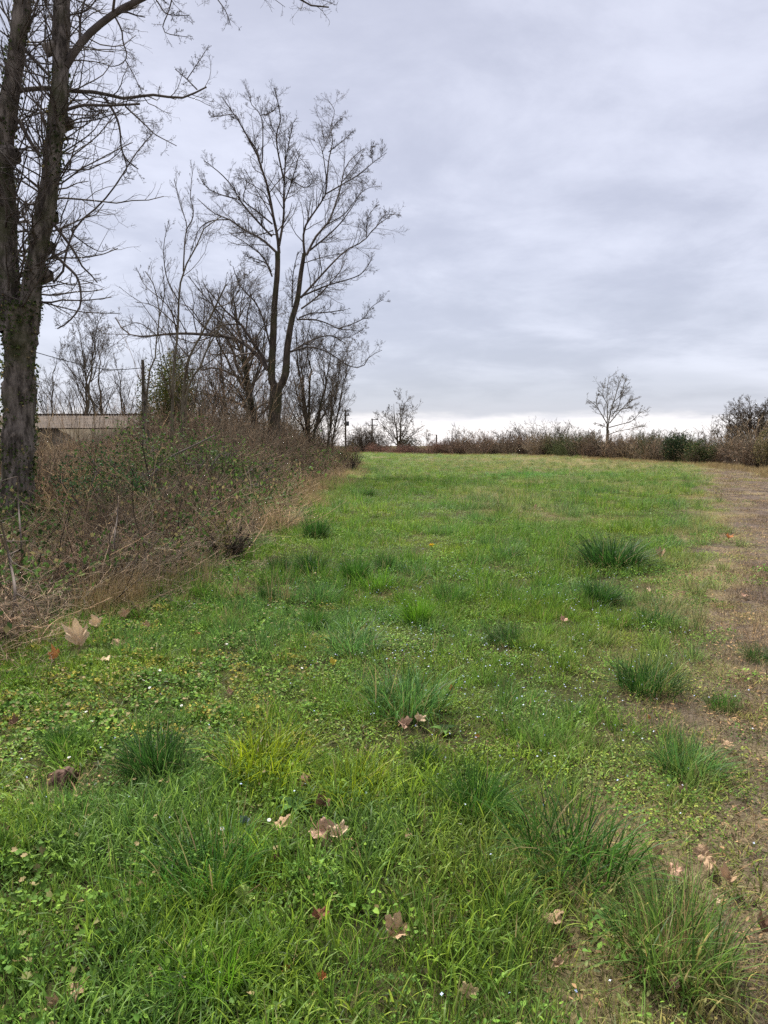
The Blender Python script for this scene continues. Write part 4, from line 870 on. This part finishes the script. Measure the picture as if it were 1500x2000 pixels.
# ------------------------------------------------------------------ tussocks, leaves and flowers one can count
TUSS = [  # px, py of the foot, width, height in photo pixels, sort, tint, label
    (617, 1056, 66, 58, 'dense', 'deep', 'dark bushy tussock with straw at its foot, farthest big one near the thicket'),
    (546, 1118, 56, 42, 'dense', 'deep', 'small dark tussock leftmost of the row below the big bushy one'),
    (607, 1118, 76, 46, 'dense', 'deep', 'dark tussock with a brown foot second from the left of the row'),
    (694, 1136, 84, 62, 'dense', 'mid', 'wide dark green tussock in the middle of the row below the big bushy one'),
    (752, 1114, 46, 40, 'dense', 'deep', 'small very dark tussock at the right end of the row'),
    (738, 1150, 62, 42, 'soft', 'bright', 'light green tussock just in front of the small very dark one'),
    (521, 1172, 42, 36, 'dense', 'deep', 'small dark tussock left of the middle among low weeds'),
    (616, 1226, 58, 62, 'dense', 'mid', 'upright narrow tussock with straw foot below the middle of the row'),
    (632, 1178, 62, 46, 'soft', 'blue', 'pale bluish tussock right behind the upright narrow one'),
    (814, 1218, 76, 66, 'dense', 'bright', 'bright green fan shaped tussock with a shaded foot at the centre'),
    (880, 1180, 56, 56, 'soft', 'mid', 'upright soft tussock right of the bright green fan shaped one'),
    (990, 1090, 60, 30, 'soft', 'mid', 'low flat tussock alone right of the centre'),
    (1195, 1108, 150, 46, 'dense', 'deep', 'broad low dark tussock nearest the path with dry blades'),
    (1172, 1176, 92, 48, 'dense', 'deep', 'dark tussock with brown dead foot below the broad low one'),
    (1282, 1222, 80, 42, 'soft', 'mid', 'ragged tussock at the path edge below the one with dead foot'),
    (984, 1258, 62, 44, 'soft', 'deep', 'dark tussock among the pale blue flowers'),
    (690, 1272, 116, 58, 'soft', 'blue', 'soft pale green tussock with fine blades below the upright narrow one'),
    (792, 1390, 170, 104, 'soft', 'blue', 'large bluish green tussock above the pale pair of dead leaves'),
    (124, 1462, 92, 72, 'dense', 'mid', 'small neat tussock near the left edge among yellowing weeds'),
    (300, 1512, 190, 112, 'dense', 'deep', 'big dark round tussock on the left with radiating blades'),
    (520, 1512, 180, 112, 'soft', 'yellow', 'yellow green tussock between the big dark one and the middle'),
    (690, 1560, 150, 150, 'soft', 'yellow', 'tall yellow green tussock left of the pale pair of dead leaves'),
    (828, 1492, 76, 78, 'dense', 'deep', 'dark narrow tussock right under the pale pair of dead leaves'),
    (1345, 1512, 140, 116, 'soft', 'blue', 'bluish tussock at the right beside the bare path'),
    (1262, 1350, 130, 70, 'soft', 'deep', 'ragged dark tussock right of the pale blue flowers'),
    (930, 1590, 190, 104, 'dense', 'mid', 'broad green tussock in the middle of the foreground'),
    (1120, 1700, 260, 148, 'soft', 'mid', 'largest tussock right of centre with long leaning blades'),
    (405, 1735, 230, 120, 'soft', 'mid', 'large green tussock behind the yellow green leaf'),
    (1310, 1886, 280, 160, 'soft', 'mixed', 'big tussock with yellow dead blades at the lower right'),
    (420, 1925, 200, 150, 'soft', 'bright', 'light green tussock at the lower left edge of the foreground'),
    (715, 2010, 120, 140, 'leek', 'blue', 'sparse tuft of wide bluish leek like blades at the bottom edge'),
    (720, 970, 36, 18, 'dense', 'deep', 'tiny dark tussock far off near the thicket tip'),
    (1410, 1385, 70, 40, 'soft', 'mid', 'small tussock standing alone on the path edge at the right'),
    (1480, 1290, 70, 30, 'soft', 'deep', 'low green tussock on the bare path near the right edge')]
TINT = {'deep': (.032, .092, .016), 'mid': (.052, .138, .020), 'bright': (.105, .245, .018), 'blue': (.080, .185, .045), 'yellow': (.20, .275, .014), 'mixed': (.085, .16, .03)}
tuss_at = []
def build_tussocks():
    rg = np.random.default_rng(23); meshes = {}
    for k in range(5):
        m = MB(); blades(m, 820, rg, .12, (.17, .36), (.0032, .0058), .66, 1.4, 5, .04, outward=.92); meshes['dense', k] = as_mesh(m, 'tussock_dense_%d' % k, M_TUSS)
        m = MB(); blades(m, 420, rg, .19, (.18, .42), (.0042, .0078), .62, 1.6, 5, .06, outward=.7, droop=.7); meshes['soft', k] = as_mesh(m, 'tussock_soft_%d' % k, M_TUSS)
        m = MB(); blades(m, 60, rg, .15, (.14, .34), (.003, .006), .7, 1.1, 5, 1.0, outward=.8); meshes['yel', k] = as_mesh(m, 'tussock_yellow_%d' % k, M_TUSS)
    m = MB(); blades(m, 16, rg, .07, (.22, .42), (.007, .012), .35, .6, 6, .0, outward=.9); meshes['leek', 0] = as_mesh(m, 'tussock_leek', M_TUSS)
    m = MB(); blades(m, 160, rg, .15, (.06, .2), (.002, .004), 1.15, .5, 3, 1.0, outward=.95); thatch = as_mesh(m, 'tussock_thatch', M_TUSS)
    for i, (px, py, w, h, kind, tint, lab) in enumerate(TUSS):
        p = on_ground(px, py); y = p[1]; s = 1.05 * w * px_m(y) / .50; z = 1.1 * h * px_m(y) / .30; s *= 1.12 if py < 1260 else 1.0; z = min(max(z, .7 * s), (1.3 if py < 1260 else 1.0) * s)
        me = meshes[kind, 0 if kind == 'leek' else i % 5]
        o = link('grass_tussock', me, None, tuple(p - (0, 0, .01)), (rg.normal(0, .1), rg.normal(0, .1), rg.uniform(0, 6.28)), (s * rg.uniform(.9, 1.12), s * rg.uniform(.9, 1.12), z)); tag(o, lab, 'grass tussock', 'grass tussocks on the field')
        o.color = tuple(np.array(TINT[tint]) * rg.uniform(.92, 1.08)) + (1,)
        if tint in ('deep', 'mixed') or 'straw' in lab or 'dry' in lab:
            t = link('dry_blades', thatch, o); t.color = (.22, .16, .08, 1)
        if tint == 'mixed':
            t = link('yellow_blades', meshes['yel', 1], o); t.color = (.3, .22, .05, 1)
        tuss_at.append((p[0], p[1], s * .16))
build_tussocks()

def plane_leaf(seed, curl, fold, wave, bend):
    rg = np.random.default_rng(seed)
    pr = np.array([(0, 1.0), (10, .86), (19, .70), (25, .66), (35, .78), (46, .95), (58, .82), (68, .68), (76, .64), (88, .74), (100, .82), (114, .66), (130, .52), (150, .44), (168, .30), (180, .10)], float)
    a = np.linspace(-179, 179, 72); lobe = rg.uniform(.62, 1.08, 7); r = np.interp(np.abs(a), pr[:, 0], pr[:, 1]) * np.interp(a, np.array([-180, -100, -47, 0, 47, 100, 180]), lobe) * (1 + .09 * np.sign(np.sin(a * .9 + seed)) * (rg.random(72) - .2)) * np.where(a > 0, 1, rg.uniform(.85, 1.05))
    th = np.radians(a); rings = (.0, .3, .6, .85, 1.0); V = [(0, 0, 0)]
    for q in rings[1:]:
        x, y = q * r * np.cos(th), q * r * np.sin(th); z = curl * (x * x + y * y) * .6 + fold * np.abs(y) + wave * (fbm(x * 2.2 + seed, y * 2.2 + 3, 3) - .5) + bend * x * np.abs(x) + .06 * q * np.cos(th * 5)
        V += list(np.stack([x, y, z], 1))
    n = 72; j = np.arange(n - 1); F3 = np.stack([np.zeros(n - 1, int), 1 + j, 2 + j], 1); F4 = []
    for k in range(3): F4.append(np.stack([1 + k * n + j, 1 + (k + 1) * n + j, 2 + (k + 1) * n + j, 2 + k * n + j], 1))
    return mesh_np('dead_leaf_%d' % seed, np.array(V, float) * .5, [F3, np.concatenate(F4)], None, True)
def leaf_mat():
    m = new_mat('dead_leaf_skin'); t = m.node_tree; oc = N(t, 'ShaderNodeObjectInfo').outputs['Color']; n = noise_node(t, 5, 6, .65); n2 = noise_node(t, 22, 3, .6, off=(3, 1, 0))
    c = mix_col(t, math_node(t, 'MULTIPLY', sstep(t, n, .52, .72), .6), oc, (.55, .48, .40), 'MULTIPLY'); c = mix_col(t, math_node(t, 'MULTIPLY', sstep(t, n2, .6, .7), .5), c, (.4, .35, .3), 'MULTIPLY')
    g = N(t, 'ShaderNodeNewGeometry'); c = mix_col(t, math_node(t, 'MULTIPLY', g.outputs['Backfacing'], .35), c, (.46, .37, .27)); return surf(m, c, .75, n2, .004, trans=.15, spec=.2)
LC = {'tan': (.40, .27, .16), 'pale': (.62, .46, .30), 'pink': (.46, .29, .20), 'brown': (.20, .115, .07), 'dark': (.12, .07, .05), 'orange': (.46, .20, .07), 'red': (.20, .08, .05), 'green': (.28, .36, .09), 'yellow': (.50, .40, .06), 'straw': (.50, .38, .20), 'grey': (.13, .17, .17)}
LEAVES = [  # px, py, width in photo pixels, tilt towards the viewer, variant, colour, label
    (196, 1236, 42, 48, 2, 'pale', 'pale upright dead leaf with pointed lobes at the thicket foot'), (158, 1274, 58, 45, 1, 'pale', 'pale folded dead leaf standing up just below the upright one'), (110, 1298, 34, 35, 2, 'orange', 'small orange brown dead leaf left of the folded pale one'),
    (14, 1246, 60, 40, 3, 'pale', 'big pale dead leaf cut by the left edge'), (248, 1214, 28, 40, 1, 'tan', 'small tan leaf standing right of the upright pale leaf'), (292, 1232, 22, 20, 2, 'tan', 'little tan leaf at the thicket foot, farthest right there'),
    (238, 1266, 40, 15, 4, 'tan', 'flat tan leaf right of the folded pale one'), (205, 1296, 34, 12, 0, 'pale', 'flat pale leaf at the near side of the thicket foot'), (130, 1532, 112, 22, 3, 'dark', 'big dark brown curled leaf with lighter rim on the left'),
    (12, 1638, 34, 30, 1, 'brown', 'brown leaf corner at the left edge below the big dark leaf'), (450, 1368, 26, 60, 0, 'tan', 'small tan leaf standing on edge above the yellow green tussock'), (792, 1430, 34, 40, 1, 'pink', 'left leaf of the pale pinkish pair in the middle'),
    (818, 1420, 30, 45, 2, 'pale', 'right leaf of the pale pinkish pair in the middle'), (596, 1546, 44, 50, 3, 'brown', 'brown curled leaf beside the yellow green tussock'), (632, 1588, 38, 55, 1, 'brown', 'brown leaf on edge just above the big pale leaf'),
    (552, 1626, 54, 15, 4, 'tan', 'flat tan leaf left of the big pale leaf'), (622, 1640, 66, 25, 0, 'pink', 'big pale pink leaf, left half of the pair in the foreground'), (662, 1646, 50, 35, 2, 'pale', 'folded pale leaf overlapping the big pink leaf'),
    (792, 1642, 36, 25, 4, 'tan', 'tan leaf half sunk in grass at the foreground centre'), (538, 1692, 22, 70, 3, 'brown', 'narrow brown leaf standing upright behind the yellow green leaf'), (486, 1764, 56, 25, 4, 'green', 'fresh yellow green leaf lying over the grass'),
    (772, 1842, 66, 22, 1, 'tan', 'curled tan leaf in two humps low in the foreground'), (625, 1806, 46, 20, 2, 'red', 'dark reddish leaf sunk in grass in the foreground'), (562, 1908, 22, 30, 0, 'orange', 'small orange leaf near the bottom left of centre'),
    (632, 1926, 26, 30, 1, 'orange', 'small orange brown leaf near the bottom beside the leek blades'), (158, 1950, 56, 18, 4, 'tan', 'large tan leaf half hidden in the bottom left grass'), (122, 1982, 34, 40, 1, 'tan', 'tan leaf point standing at the bottom left'),
    (352, 1940, 20, 35, 0, 'pink', 'tiny pinkish leaf in the lower left tussock'), (908, 1958, 48, 50, 3, 'straw', 'straw coloured arched leaf at the bottom edge'), (1332, 1556, 26, 40, 0, 'pink', 'pinkish leaf beside the bare patch of the path'),
    (1416, 1466, 30, 8, 4, 'tan', 'flat tan leaf on the path edge at the right'), (1282, 1684, 30, 30, 2, 'tan', 'small tan leaf at the bare patch above the yellow tussock'), (1372, 1692, 62, 22, 4, 'tan', 'large tan leaf on the bare patch at the right'),
    (1306, 1716, 44, 12, 3, 'pink', 'flat pinkish leaf in the middle of the bare patch'), (1418, 1732, 46, 15, 1, 'tan', 'torn tan leaf right of the bare patch'), (1386, 1778, 34, 55, 0, 'pale', 'pale leaf standing on edge behind the yellow tussock'),
    (1078, 1814, 58, 20, 4, 'tan', 'tan leaf left of the yellow tussock'), (1112, 1872, 26, 60, 1, 'brown', 'brown leaf on edge left of the yellow tussock'), (1086, 1898, 32, 35, 2, 'tan', 'tan brown leaf left below the yellow tussock'),
    (1248, 1914, 28, 30, 3, 'brown', 'brown curled leaf under the yellow tussock'), (1310, 1948, 42, 50, 0, 'pink', 'pink brown leaf pointing up at the bottom right'), (1478, 1832, 44, 30, 1, 'brown', 'brown leaf at the right edge beside the yellow tussock'),
    (882, 1358, 16, 30, 2, 'orange', 'tiny orange leaf among the pale blue flowers'), (932, 1450, 14, 30, 0, 'orange', 'tiny orange leaf right of the pale pinkish pair'), (1098, 1222, 20, 45, 1, 'pink', 'small pinkish leaf among flowers right of the centre'),
    (1046, 996, 14, 50, 0, 'pink', 'distant pinkish leaf alone in the far grass'), (1422, 1058, 18, 35, 2, 'orange', 'orange leaf on the path on the right'), (1288, 1096, 22, 25, 1, 'tan', 'tan leaf near the broad low tussock'),
    (1265, 1160, 16, 20, 4, 'pale', 'pale leaf right of the tussock with dead foot'), (652, 1308, 22, 35, 0, 'yellow', 'bright yellow leaf above the yellow green tussock'), (384, 1242, 16, 25, 3, 'orange', 'small orange leaf among the weeds left of the centre'),
    (430, 1076, 22, 12, 4, 'tan', 'flat tan leaf at the thicket edge by the low yellow shrub'), (506, 1050, 14, 15, 2, 'pale', 'pale leaf farther along the thicket edge'), (482, 1622, 28, 70, 1, 'grey', 'dark bluish withered leaf standing in the grass'),
    (1265, 1408, 14, 20, 3, 'orange', 'tiny brown leaf under the ragged dark tussock'), (1330, 1168, 16, 15, 0, 'tan', 'tan leaf on the bare ground at the path edge'), (1450, 1170, 18, 15, 4, 'pink', 'pink leaf on the path near the right edge'), (30, 1424, 26, 15, 2, 'brown', 'brown leaf in the yellowing weeds at the left edge')]
leaf_at = []
def build_leaves():
    rg = np.random.default_rng(24); mat = leaf_mat()
    V = [plane_leaf(700, .5, .6, .9, -.4), plane_leaf(701, 1.0, 1.1, .9, .4), plane_leaf(702, .7, .4, 1.2, .8), plane_leaf(703, -.7, -.7, 1.0, -.9), plane_leaf(704, .3, .2, .9, -.45), plane_leaf(705, .6, -.5, 1.1, .5), plane_leaf(706, 1.2, .3, 1.1, -.6), plane_leaf(707, .5, .8, 1.2, -.9), plane_leaf(708, .2, .35, 1.1, .5), plane_leaf(709, .45, .1, 1.0, -.3)]
    st = MB().tubes(poly([(-.05, 0, 0), (-.28, .02, -.03), (-.46, .08, 0)], 7), np.linspace(.012, .016, 7), 5).mesh('leaf_stalk', True); ms = plain_mat('leaf_stalk_skin', (.22, .13, .07), (.3, .2, .1)); st.materials.append(ms)
    for m in V: m.materials.append(mat)
    for px, py, w, tilt, k, c, lab in LEAVES:
        p = on_ground(px, py); s = w * px_m(p[1]) * 1.15; up = .034 + .3 * s * math.sin(math.radians(tilt)) if py > 1150 else .02 + .3 * s
        o = link('dead_leaf', V[k + 5 * int(rg.random() < .5)], None, (p[0], p[1] - .02, p[2] + up), None, s)
        from mathutils import Euler, Matrix
        R = Matrix.Rotation(math.radians(tilt + 8), 4, 'X') @ Matrix.Rotation(rg.uniform(0, 6.28) if tilt < 30 else rg.uniform(.9, 2.2), 4, 'Z'); o.rotation_euler = (Matrix.Rotation(rg.normal(0, .4), 4, 'Z') @ R).to_euler()
        o.color = tuple(np.array(LC[c]) * rg.uniform(1.0, 1.25)) + (1,); tag(o, lab, 'leaf', 'fallen leaves on the grass')
        link('stalk', st, o); leaf_at.append((p[0], p[1] - .02, s * .55 + .02))
build_leaves()

DAISY = [(180, 1431, 'daisy just above the neat tussock at the left, right one of two'), (169, 1412, 'daisy above the neat tussock at the left, left one of two'), (136, 1505, 'large white daisy over the big dark curled leaf'), (295, 1347, 'daisy in the loose cluster on the left, right of the touching top pair'), (281, 1348, 'daisy in the loose cluster on the left, left of the touching top pair'), (325, 1350, 'rightmost daisy of the loose cluster on the left'), (293, 1363, 'lowest daisy of the loose cluster on the left'), (270, 1359, 'leftmost daisy of the loose cluster on the left'), (313, 1328, 'daisy alone a little above the loose cluster on the left'),
         (355, 1399, 'daisy right below the loose cluster on the left'), (142, 1331, 'daisy on the weeds below the orange leaf'), (590, 1323, 'daisy left of the bright yellow leaf'), (443, 1274, 'daisy among weeds straight above the yellow green tussock'), (458, 1110, 'far daisy near the thicket edge'), (526, 1632, 'white daisy left of the flat tan leaf'), (898, 1640, 'white daisy right of the half sunk tan leaf'), (222, 1300, 'daisy beside the flat pale leaf at the thicket foot'), (434, 1650, 'tiny white daisy in the grass right of the blue flowers')]
def build_flowers():
    rg = np.random.default_rng(25); n = 14; a = np.arange(n) * 2 * math.pi / n; P = []; F = []
    for k in range(n):
        d = np.array([math.cos(a[k]), math.sin(a[k])]); s = np.array([-d[1], d[0]]); b = len(P)
        P += [(*(d * .12 - s * .05), 0), (*(d * .12 + s * .05), 0), (*(d * .36 + s * .085), .05), (*(d * .5), .03), (*(d * .36 - s * .085), .05)]; F.append((b, b + 1, b + 2, b + 3, b + 4))
    pet = mesh_np('daisy_petals', P, [np.array(F)]); pet.materials.append(plain_mat('daisy_white', (.74, .74, .72), (.82, .82, .80), trans=.2))
    u = MB(); t = np.linspace(0, 1, 5); u.tubes(np.stack([t * 0, t * 0, t * .09 - .01], 1), .16 * np.sqrt(np.maximum(1 - t ** 2, .01)), 10); disc = u.mesh('daisy_disc', True); disc.materials.append(plain_mat('daisy_yellow', (.7, .45, .03), (.75, .5, .05)))
    stem = MB().tubes(poly([(0, 0, 0), (.1, .05, -1.2), (.05, .1, -2.4)], 6), np.full(6, .05), 5).mesh('daisy_stem', True); stem.materials.append(plain_mat('flower_stem', (.07, .14, .03), (.09, .17, .04)))
    for px, py, lab in DAISY:
        p = on_ground(px, py); s = .019 * rg.uniform(.9, 1.2) * (1 if py > 1200 else 1.3)
        o = link('daisy', pet, None, (p[0], p[1], p[2] + .065), (rg.uniform(.1, .5), rg.normal(0, .2), rg.uniform(0, 6)), s)
        tag(o, lab or 'white daisy in the loose cluster on the low weeds at the left', 'daisy', 'white daisies' if lab else 'cluster of white daisies'); link('disc', disc, o); link('stem', stem, o)
    p = on_ground(842, 1078); dn = MB(); quad_leaves(dn, rg.normal(0, .006, (60, 3)) * (1, 1, .4), np.full(60, .016), rg, .25, -.6)
    me = dn.mesh('dandelion_head'); me.materials.append(plain_mat('dandelion_yellow', (.75, .50, .02), (.8, .56, .03))); o = link('dandelion', me, None, tuple(p + (0, 0, .10)), None, 1.7); tag(o, 'single yellow dandelion flower out in the middle grass', 'dandelion'); link('stem', stem, o, scale=.03)
    # broad weeds in the foreground, each a rosette
    for px, py, w, lab in ((578, 1586, 90, 'rosette of broad dandelion like leaves behind the big pale leaf'), (1192, 1806, 110, 'broad glossy weed leaves left of the yellow tussock'), (250, 1835, 90, 'broad weed leaves low among the lower left grass'), (868, 1435, 60, 'broad weed leaves right of the pale pinkish pair'), (75, 1620, 80, 'round leaved weed by the left edge under the big dark leaf'), (215, 1615, 80, 'round leaved weed among pale blue flowers at the left')):
        p = on_ground(px, py); s = w * px_m(p[1]); m = MB()
        for k in range(9):
            a = k * 2.4 + rg.uniform(-.3, .3); L = s * rg.uniform(.35, .6); q = []
            for t in np.linspace(0, 1, 6):
                wd = L * .16 * math.sin(min(t * 1.15, 1) * math.pi * .94 + .1) ** .8; r = L * t; z = L * (.9 * t - .75 * t * t); d = np.array([math.cos(a), math.sin(a)]); e = np.array([-d[1], d[0]])
                q += [(*(d * r - e * wd), z + wd * .3), (*(d * r), z), (*(d * r + e * wd), z + wd * .3)]
            i = np.arange(5)[:, None] * 3; F = np.concatenate([i + np.array([0, 3, 4, 1]), i + np.array([1, 4, 5, 2])]); m.add(q, F, var=rg.random(), dry=0.)
        o = m.build('weed_rosette', M_LEAFO, None, loc=tuple(p + (0, 0, .015))); o.color = (.07, .145, .035, 1); tag(o, lab, 'weed', 'broad leaved weeds')
build_flowers()

# ------------------------------------------------------------------ grass, weeds, flowers and litter nobody could count
def away(x, y, spots, grow_=1.0):
    k = np.ones(len(x), bool)
    for a, b, r in spots: k &= (x - a) ** 2 + ((y - b) * (.8)) ** 2 > (r * grow_) ** 2
    return k
def build_grass():
    rg = np.random.default_rng(26); src = []
    def var(n, h, w, lean, curl, segs, dry, rad=.12, leaves=0):
        m = MB(); blades(m, n, rg, rad, h, w, lean, curl, segs, dry)
        if leaves:
            a = rg.uniform(0, 6.28, leaves); r = rad * np.sqrt(rg.random(leaves)); leaf_fans(m, np.stack([r * np.cos(a), r * np.sin(a), rg.uniform(.01, .045, leaves)], 1), rg.uniform(.005, .010, leaves), rg, .75, .5, .03)
        src.append(as_mesh(m, 'grass_patch_%02d' % len(src), M_GRASS))
    for k in range(2): var(62, (.025, .065), (.0020, .0040), .65, 1.1, 3, .08)
    for k in range(2): var(42, (.035, .085), (.0032, .0056), .6, 1.3, 4, .06)
    for k in range(2): var(24, (.02, .06), (.002, .004), .65, 1.1, 3, .10, leaves=30)
    for k in range(2): var(34, (.06, .16), (.0045, .0088), .6, 2.3, 5, .03)
    for k in range(2): var(40, (.03, .09), (.0020, .0040), .75, 1.0, 3, .55)
    for k in range(4):
        m = MB(); blades(m, 85, rg, .055 + .02 * k, (.07, .15 + .02 * k), (.0026, .0052), .55, 1.3, 4, .06, outward=.85); src.append(as_mesh(m, 'grass_patch_%02d' % len(src), M_GRASS))
    zone_broad = lambda x, y: np.clip(.75 * smooth(3.6, 2.6, y) * smooth(.9, -.2, x) + .28 * smooth(3.8, 2.6, y), 0, 1)
    def dens(x, y):
        d = (1 - .95 * path_mask(x, y) * (1 - .75 * smooth(.52, .64, fbm(x / .55 + 7, y / .7, 3)))) * (1 - .93 * thicket_mask(x, y)) * (1 - .3 * dryness(x, y))
        d *= .62 + .5 * smooth(.36, .56, fbm(x / .45 + 2, y / .45 + 9, 3)); return d * (edge_dist(x, y) < 3)
    B = ((.5, 3.2, 310, 1.0), (3.2, 7, 230, 1.05), (7, 15, 88, 1.4), (15, 32, 30, 2.0), (32, 70, 7.5, 3.2), (70, 135, 2.6, 5.0))
    P = band_points(B, rg, dens); x, y, s = P.T; k = away(x, y, leaf_at, .8); x, y, s = x[k], y[k], s[k]; n = len(x)
    f = fbm(x / .7 + 50, y / .7, 3); r = rg.random(n); zb = zone_broad(x, y)
    g2 = fbm(x / .28 + 5, y / .33 + 60, 2); idx = np.where(r < zb * 2.2 * smooth(.42, .6, g2), 6 + rg.integers(0, 2, n), np.where(f < .42, rg.integers(0, 2, n), np.where(f < .52, 2 + rg.integers(0, 2, n), np.where(f < .62, 4 + rg.integers(0, 2, n), rg.integers(0, 6, n)))))
    idx = np.where(rg.random(n) < dryness(x, y) * .75, 8 + rg.integers(0, 2, n), idx)
    hz = rg.uniform(.65, 1.2, n) * (.6 + .75 * smooth(.45, .7, fbm(x / 1.3 + 12, y / 1.3 + 4, 3))) * np.where(s > 1.2, s ** .5 / s, 1) * s
    tuft = (rg.random(n) < .075 * smooth(.3, .5, fbm(x / 1.1 + 8, y / 1.1 + 77, 2)) * (1 + smooth(3, 8, y))) & (path_mask(x, y) < .4); idx = np.where(tuft, 10 + rg.integers(0, 4, n), idx); hz = np.where(tuft, np.minimum(s, 1.9) * rg.uniform(.7, 1.25, n), hz)
    tint = lawn_tint(x, y, rg); tint = np.where(tuft[:, None], tint * np.array([.72, .86, 1.0]), tint)
    scatter('grass', np.stack([x, y, ground_z(x, y) - .004], 1), spin(n, rg, .14), np.stack([s, s, hz], 1), idx, tint, src)
    # low broad leaved weeds
    ms = []
    for q in range(6):
        m = MB(); nl = (80, 80, 70, 70, 60, 60)[q]; a = rg.uniform(0, 6.28, nl); rr = .11 * np.sqrt(rg.random(nl)); sz = ((.0035, .007), (.0035, .007), (.005, .010), (.005, .010), (.007, .015), (.007, .015))[q]
        c = np.stack([rr * np.cos(a), rr * np.sin(a), rg.uniform(.012, .075, nl) * np.clip(1.25 - rr / .11, .3, 1)], 1); leaf_fans(m, c, rg.uniform(*sz, nl), rg, (.75, .8, .8, .65, .95, .95)[q], .45, .05 if q < 4 else .10, (0, 3, 3, 0, 5, 5)[q], .3); ms.append(as_mesh(m, 'weed_patch_%d' % q, M_LEAFI))
    def dw(x, y):
        left = smooth(.1, -1.0, x + .25 * (y - 4)) * smooth(9.5, 6.5, y) * .95; return np.clip(np.maximum(left, .75 * smooth(.46, .58, fbm(x / .8 + 71, y / .8, 3)) * smooth(22, 9, y)), 0, 1) * (1 - .92 * path_mask(x, y)) * (1 - .75 * thicket_mask(x, y))
    P = band_points(((.5, 3.2, 60, 1), (3.2, 7.5, 95, 1.0), (7.5, 14, 40, 1.4), (14, 22, 10, 1.8)), rg, dw); x, y, s = P.T; k = away(x, y, leaf_at, .85); x, y, s = x[k], y[k], s[k]; n = len(x)
    lf = smooth(-.1, -.9, x); q = np.where(rg.random(n) < lf, rg.integers(2, 6, n), rg.integers(0, 4, n)); t = rg.random((n, 1))
    tint = np.array([.085, .185, .030]) * (1 - t) + np.array([.150, .265, .045]) * t; yl = (rg.random((n, 1)) < (.20 * lf * smooth(3.0, 3.8, y) * smooth(8, 5.5, y))[:, None]); tint = np.where(yl, np.array([.26, .25, .05]), tint)
    scatter('low_weeds', np.stack([x, y, ground_z(x, y)], 1), spin(n, rg, .2), sizes(s * rg.uniform(.8, 1.2, n), rg), q, tint * rg.uniform(.75, 1.2, (n, 1)), ms)
    # pale blue speedwell
    m = MB(); c = [];
    for k in range(4):
        a = k * math.pi / 2; c.append((math.cos(a) * .5, math.sin(a) * .5, .1))
    leaf_fans(m, np.array(c) * .0042, np.full(4, .0032), rg, .9, .1, 0, 0, .2, az=np.arange(4) * math.pi / 2)
    fm = new_mat('speedwell_blue'); surf(fm, attr(fm.node_tree, 'tint', 'INSTANCER').outputs['Color'], .6, trans=.2); sw = as_mesh(m, 'speedwell_flower', fm)
    def ds(x, y): return np.clip(np.exp(-(((x - 1.0) / 1.25) ** 2 + ((y - 5.4) / 1.5) ** 2)) * smooth(.40, .60, fbm(x / .5 + 3, y / .5, 3)) * 1.0 + .09 * smooth(4.2, 3, y) * smooth(.42, .6, fbm(x / .35, y / .35 + 5, 2)) + .5 * np.exp(-(((x - .3) / 2.0) ** 2 + ((y - 8.0) / 1.2) ** 2)) * smooth(.42, .6, fbm(x / .5 + 3, y / .5, 3)) + .14 * np.exp(-(((x + .2) / 1.2) ** 2 + ((y - 8) / 1.6) ** 2)), 0, 1) * (1 - path_mask(x, y))
    P = band_points(((.7, 12, 190, 1),), rg, ds); x, y, s = P.T; n = len(x); b = rg.random((n, 1))
    scatter('speedwell_flowers', np.stack([x, y, ground_z(x, y) + rg.uniform(.045, .095, n)], 1), spin(n, rg, .5), sizes(rg.uniform(.7, 1.05, n), rg), np.zeros(n, int), np.array([.50, .60, .86]) * b + np.array([.72, .78, .88]) * (1 - b), [sw])
    # straw, chips and leaf crumbs
    ms = []
    for q in range(4):
        m = MB(); blades(m, 34, rg, .13, (.05, .16), (.0018, .004), 1.35, .25, 2, .0); ms.append(as_mesh(m, 'straw_litter_%d' % q, M_STRAW))
    for q in range(2):
        m = MB(); a = rg.uniform(0, 6.28, 26); r = .13 * np.sqrt(rg.random(26)); leaf_fans(m, np.stack([r * np.cos(a), r * np.sin(a), rg.uniform(.004, .025, 26)], 1), rg.uniform(.005, .016, 26), rg, .5, .45, 0, 0, .4); ms.append(as_mesh(m, 'crumb_litter_%d' % q, M_STRAW))
    def dl(x, y): return np.clip(path_mask(x, y) * (.75 + .4 * vnoise(x / .6, y / .6)) + .30 * smooth(.46, .6, fbm(x / .6 + 15, y / .6, 3)) + .35 * dryness(x, y) * smooth(26, 12, y), 0, 1) * (1 - thicket_mask(x, y)) * (edge_dist(x, y) < 1)
    P = band_points(((.7, 4, 130, 1), (4, 9, 80, 1.1), (9, 20, 30, 1.6), (20, 60, 6, 2.8)), rg, dl); x, y, s = P.T; n = len(x); t = rg.random((n, 1))
    lf_ = .35 + .95 * fbm(x / .8 + 60, y / 1.2, 3)[:, None]; pk = smooth(.5, 2.2, path_u(x, y))[:, None] * .85 * smooth(.40, .56, fbm(x / 1.0 + 33, y / 1.4 + 5, 3))[:, None]; tint = lf_ * (np.array([.30, .225, .12]) * (1 - t) + np.array([.19, .135, .08]) * t) * (1 - pk) + (np.array([.215, .16, .12]) * (1 - t) + np.array([.085, .062, .048]) * t) * pk
    scatter('straw_litter', np.stack([x, y, ground_z(x, y)], 1), spin(n, rg, .08), np.stack([s * .95, s * .95, np.where(y > 9, .4, .9) * s * rg.uniform(.6, 1.2, n)], 1), rg.integers(0, 6, n), tint, ms)
build_grass()
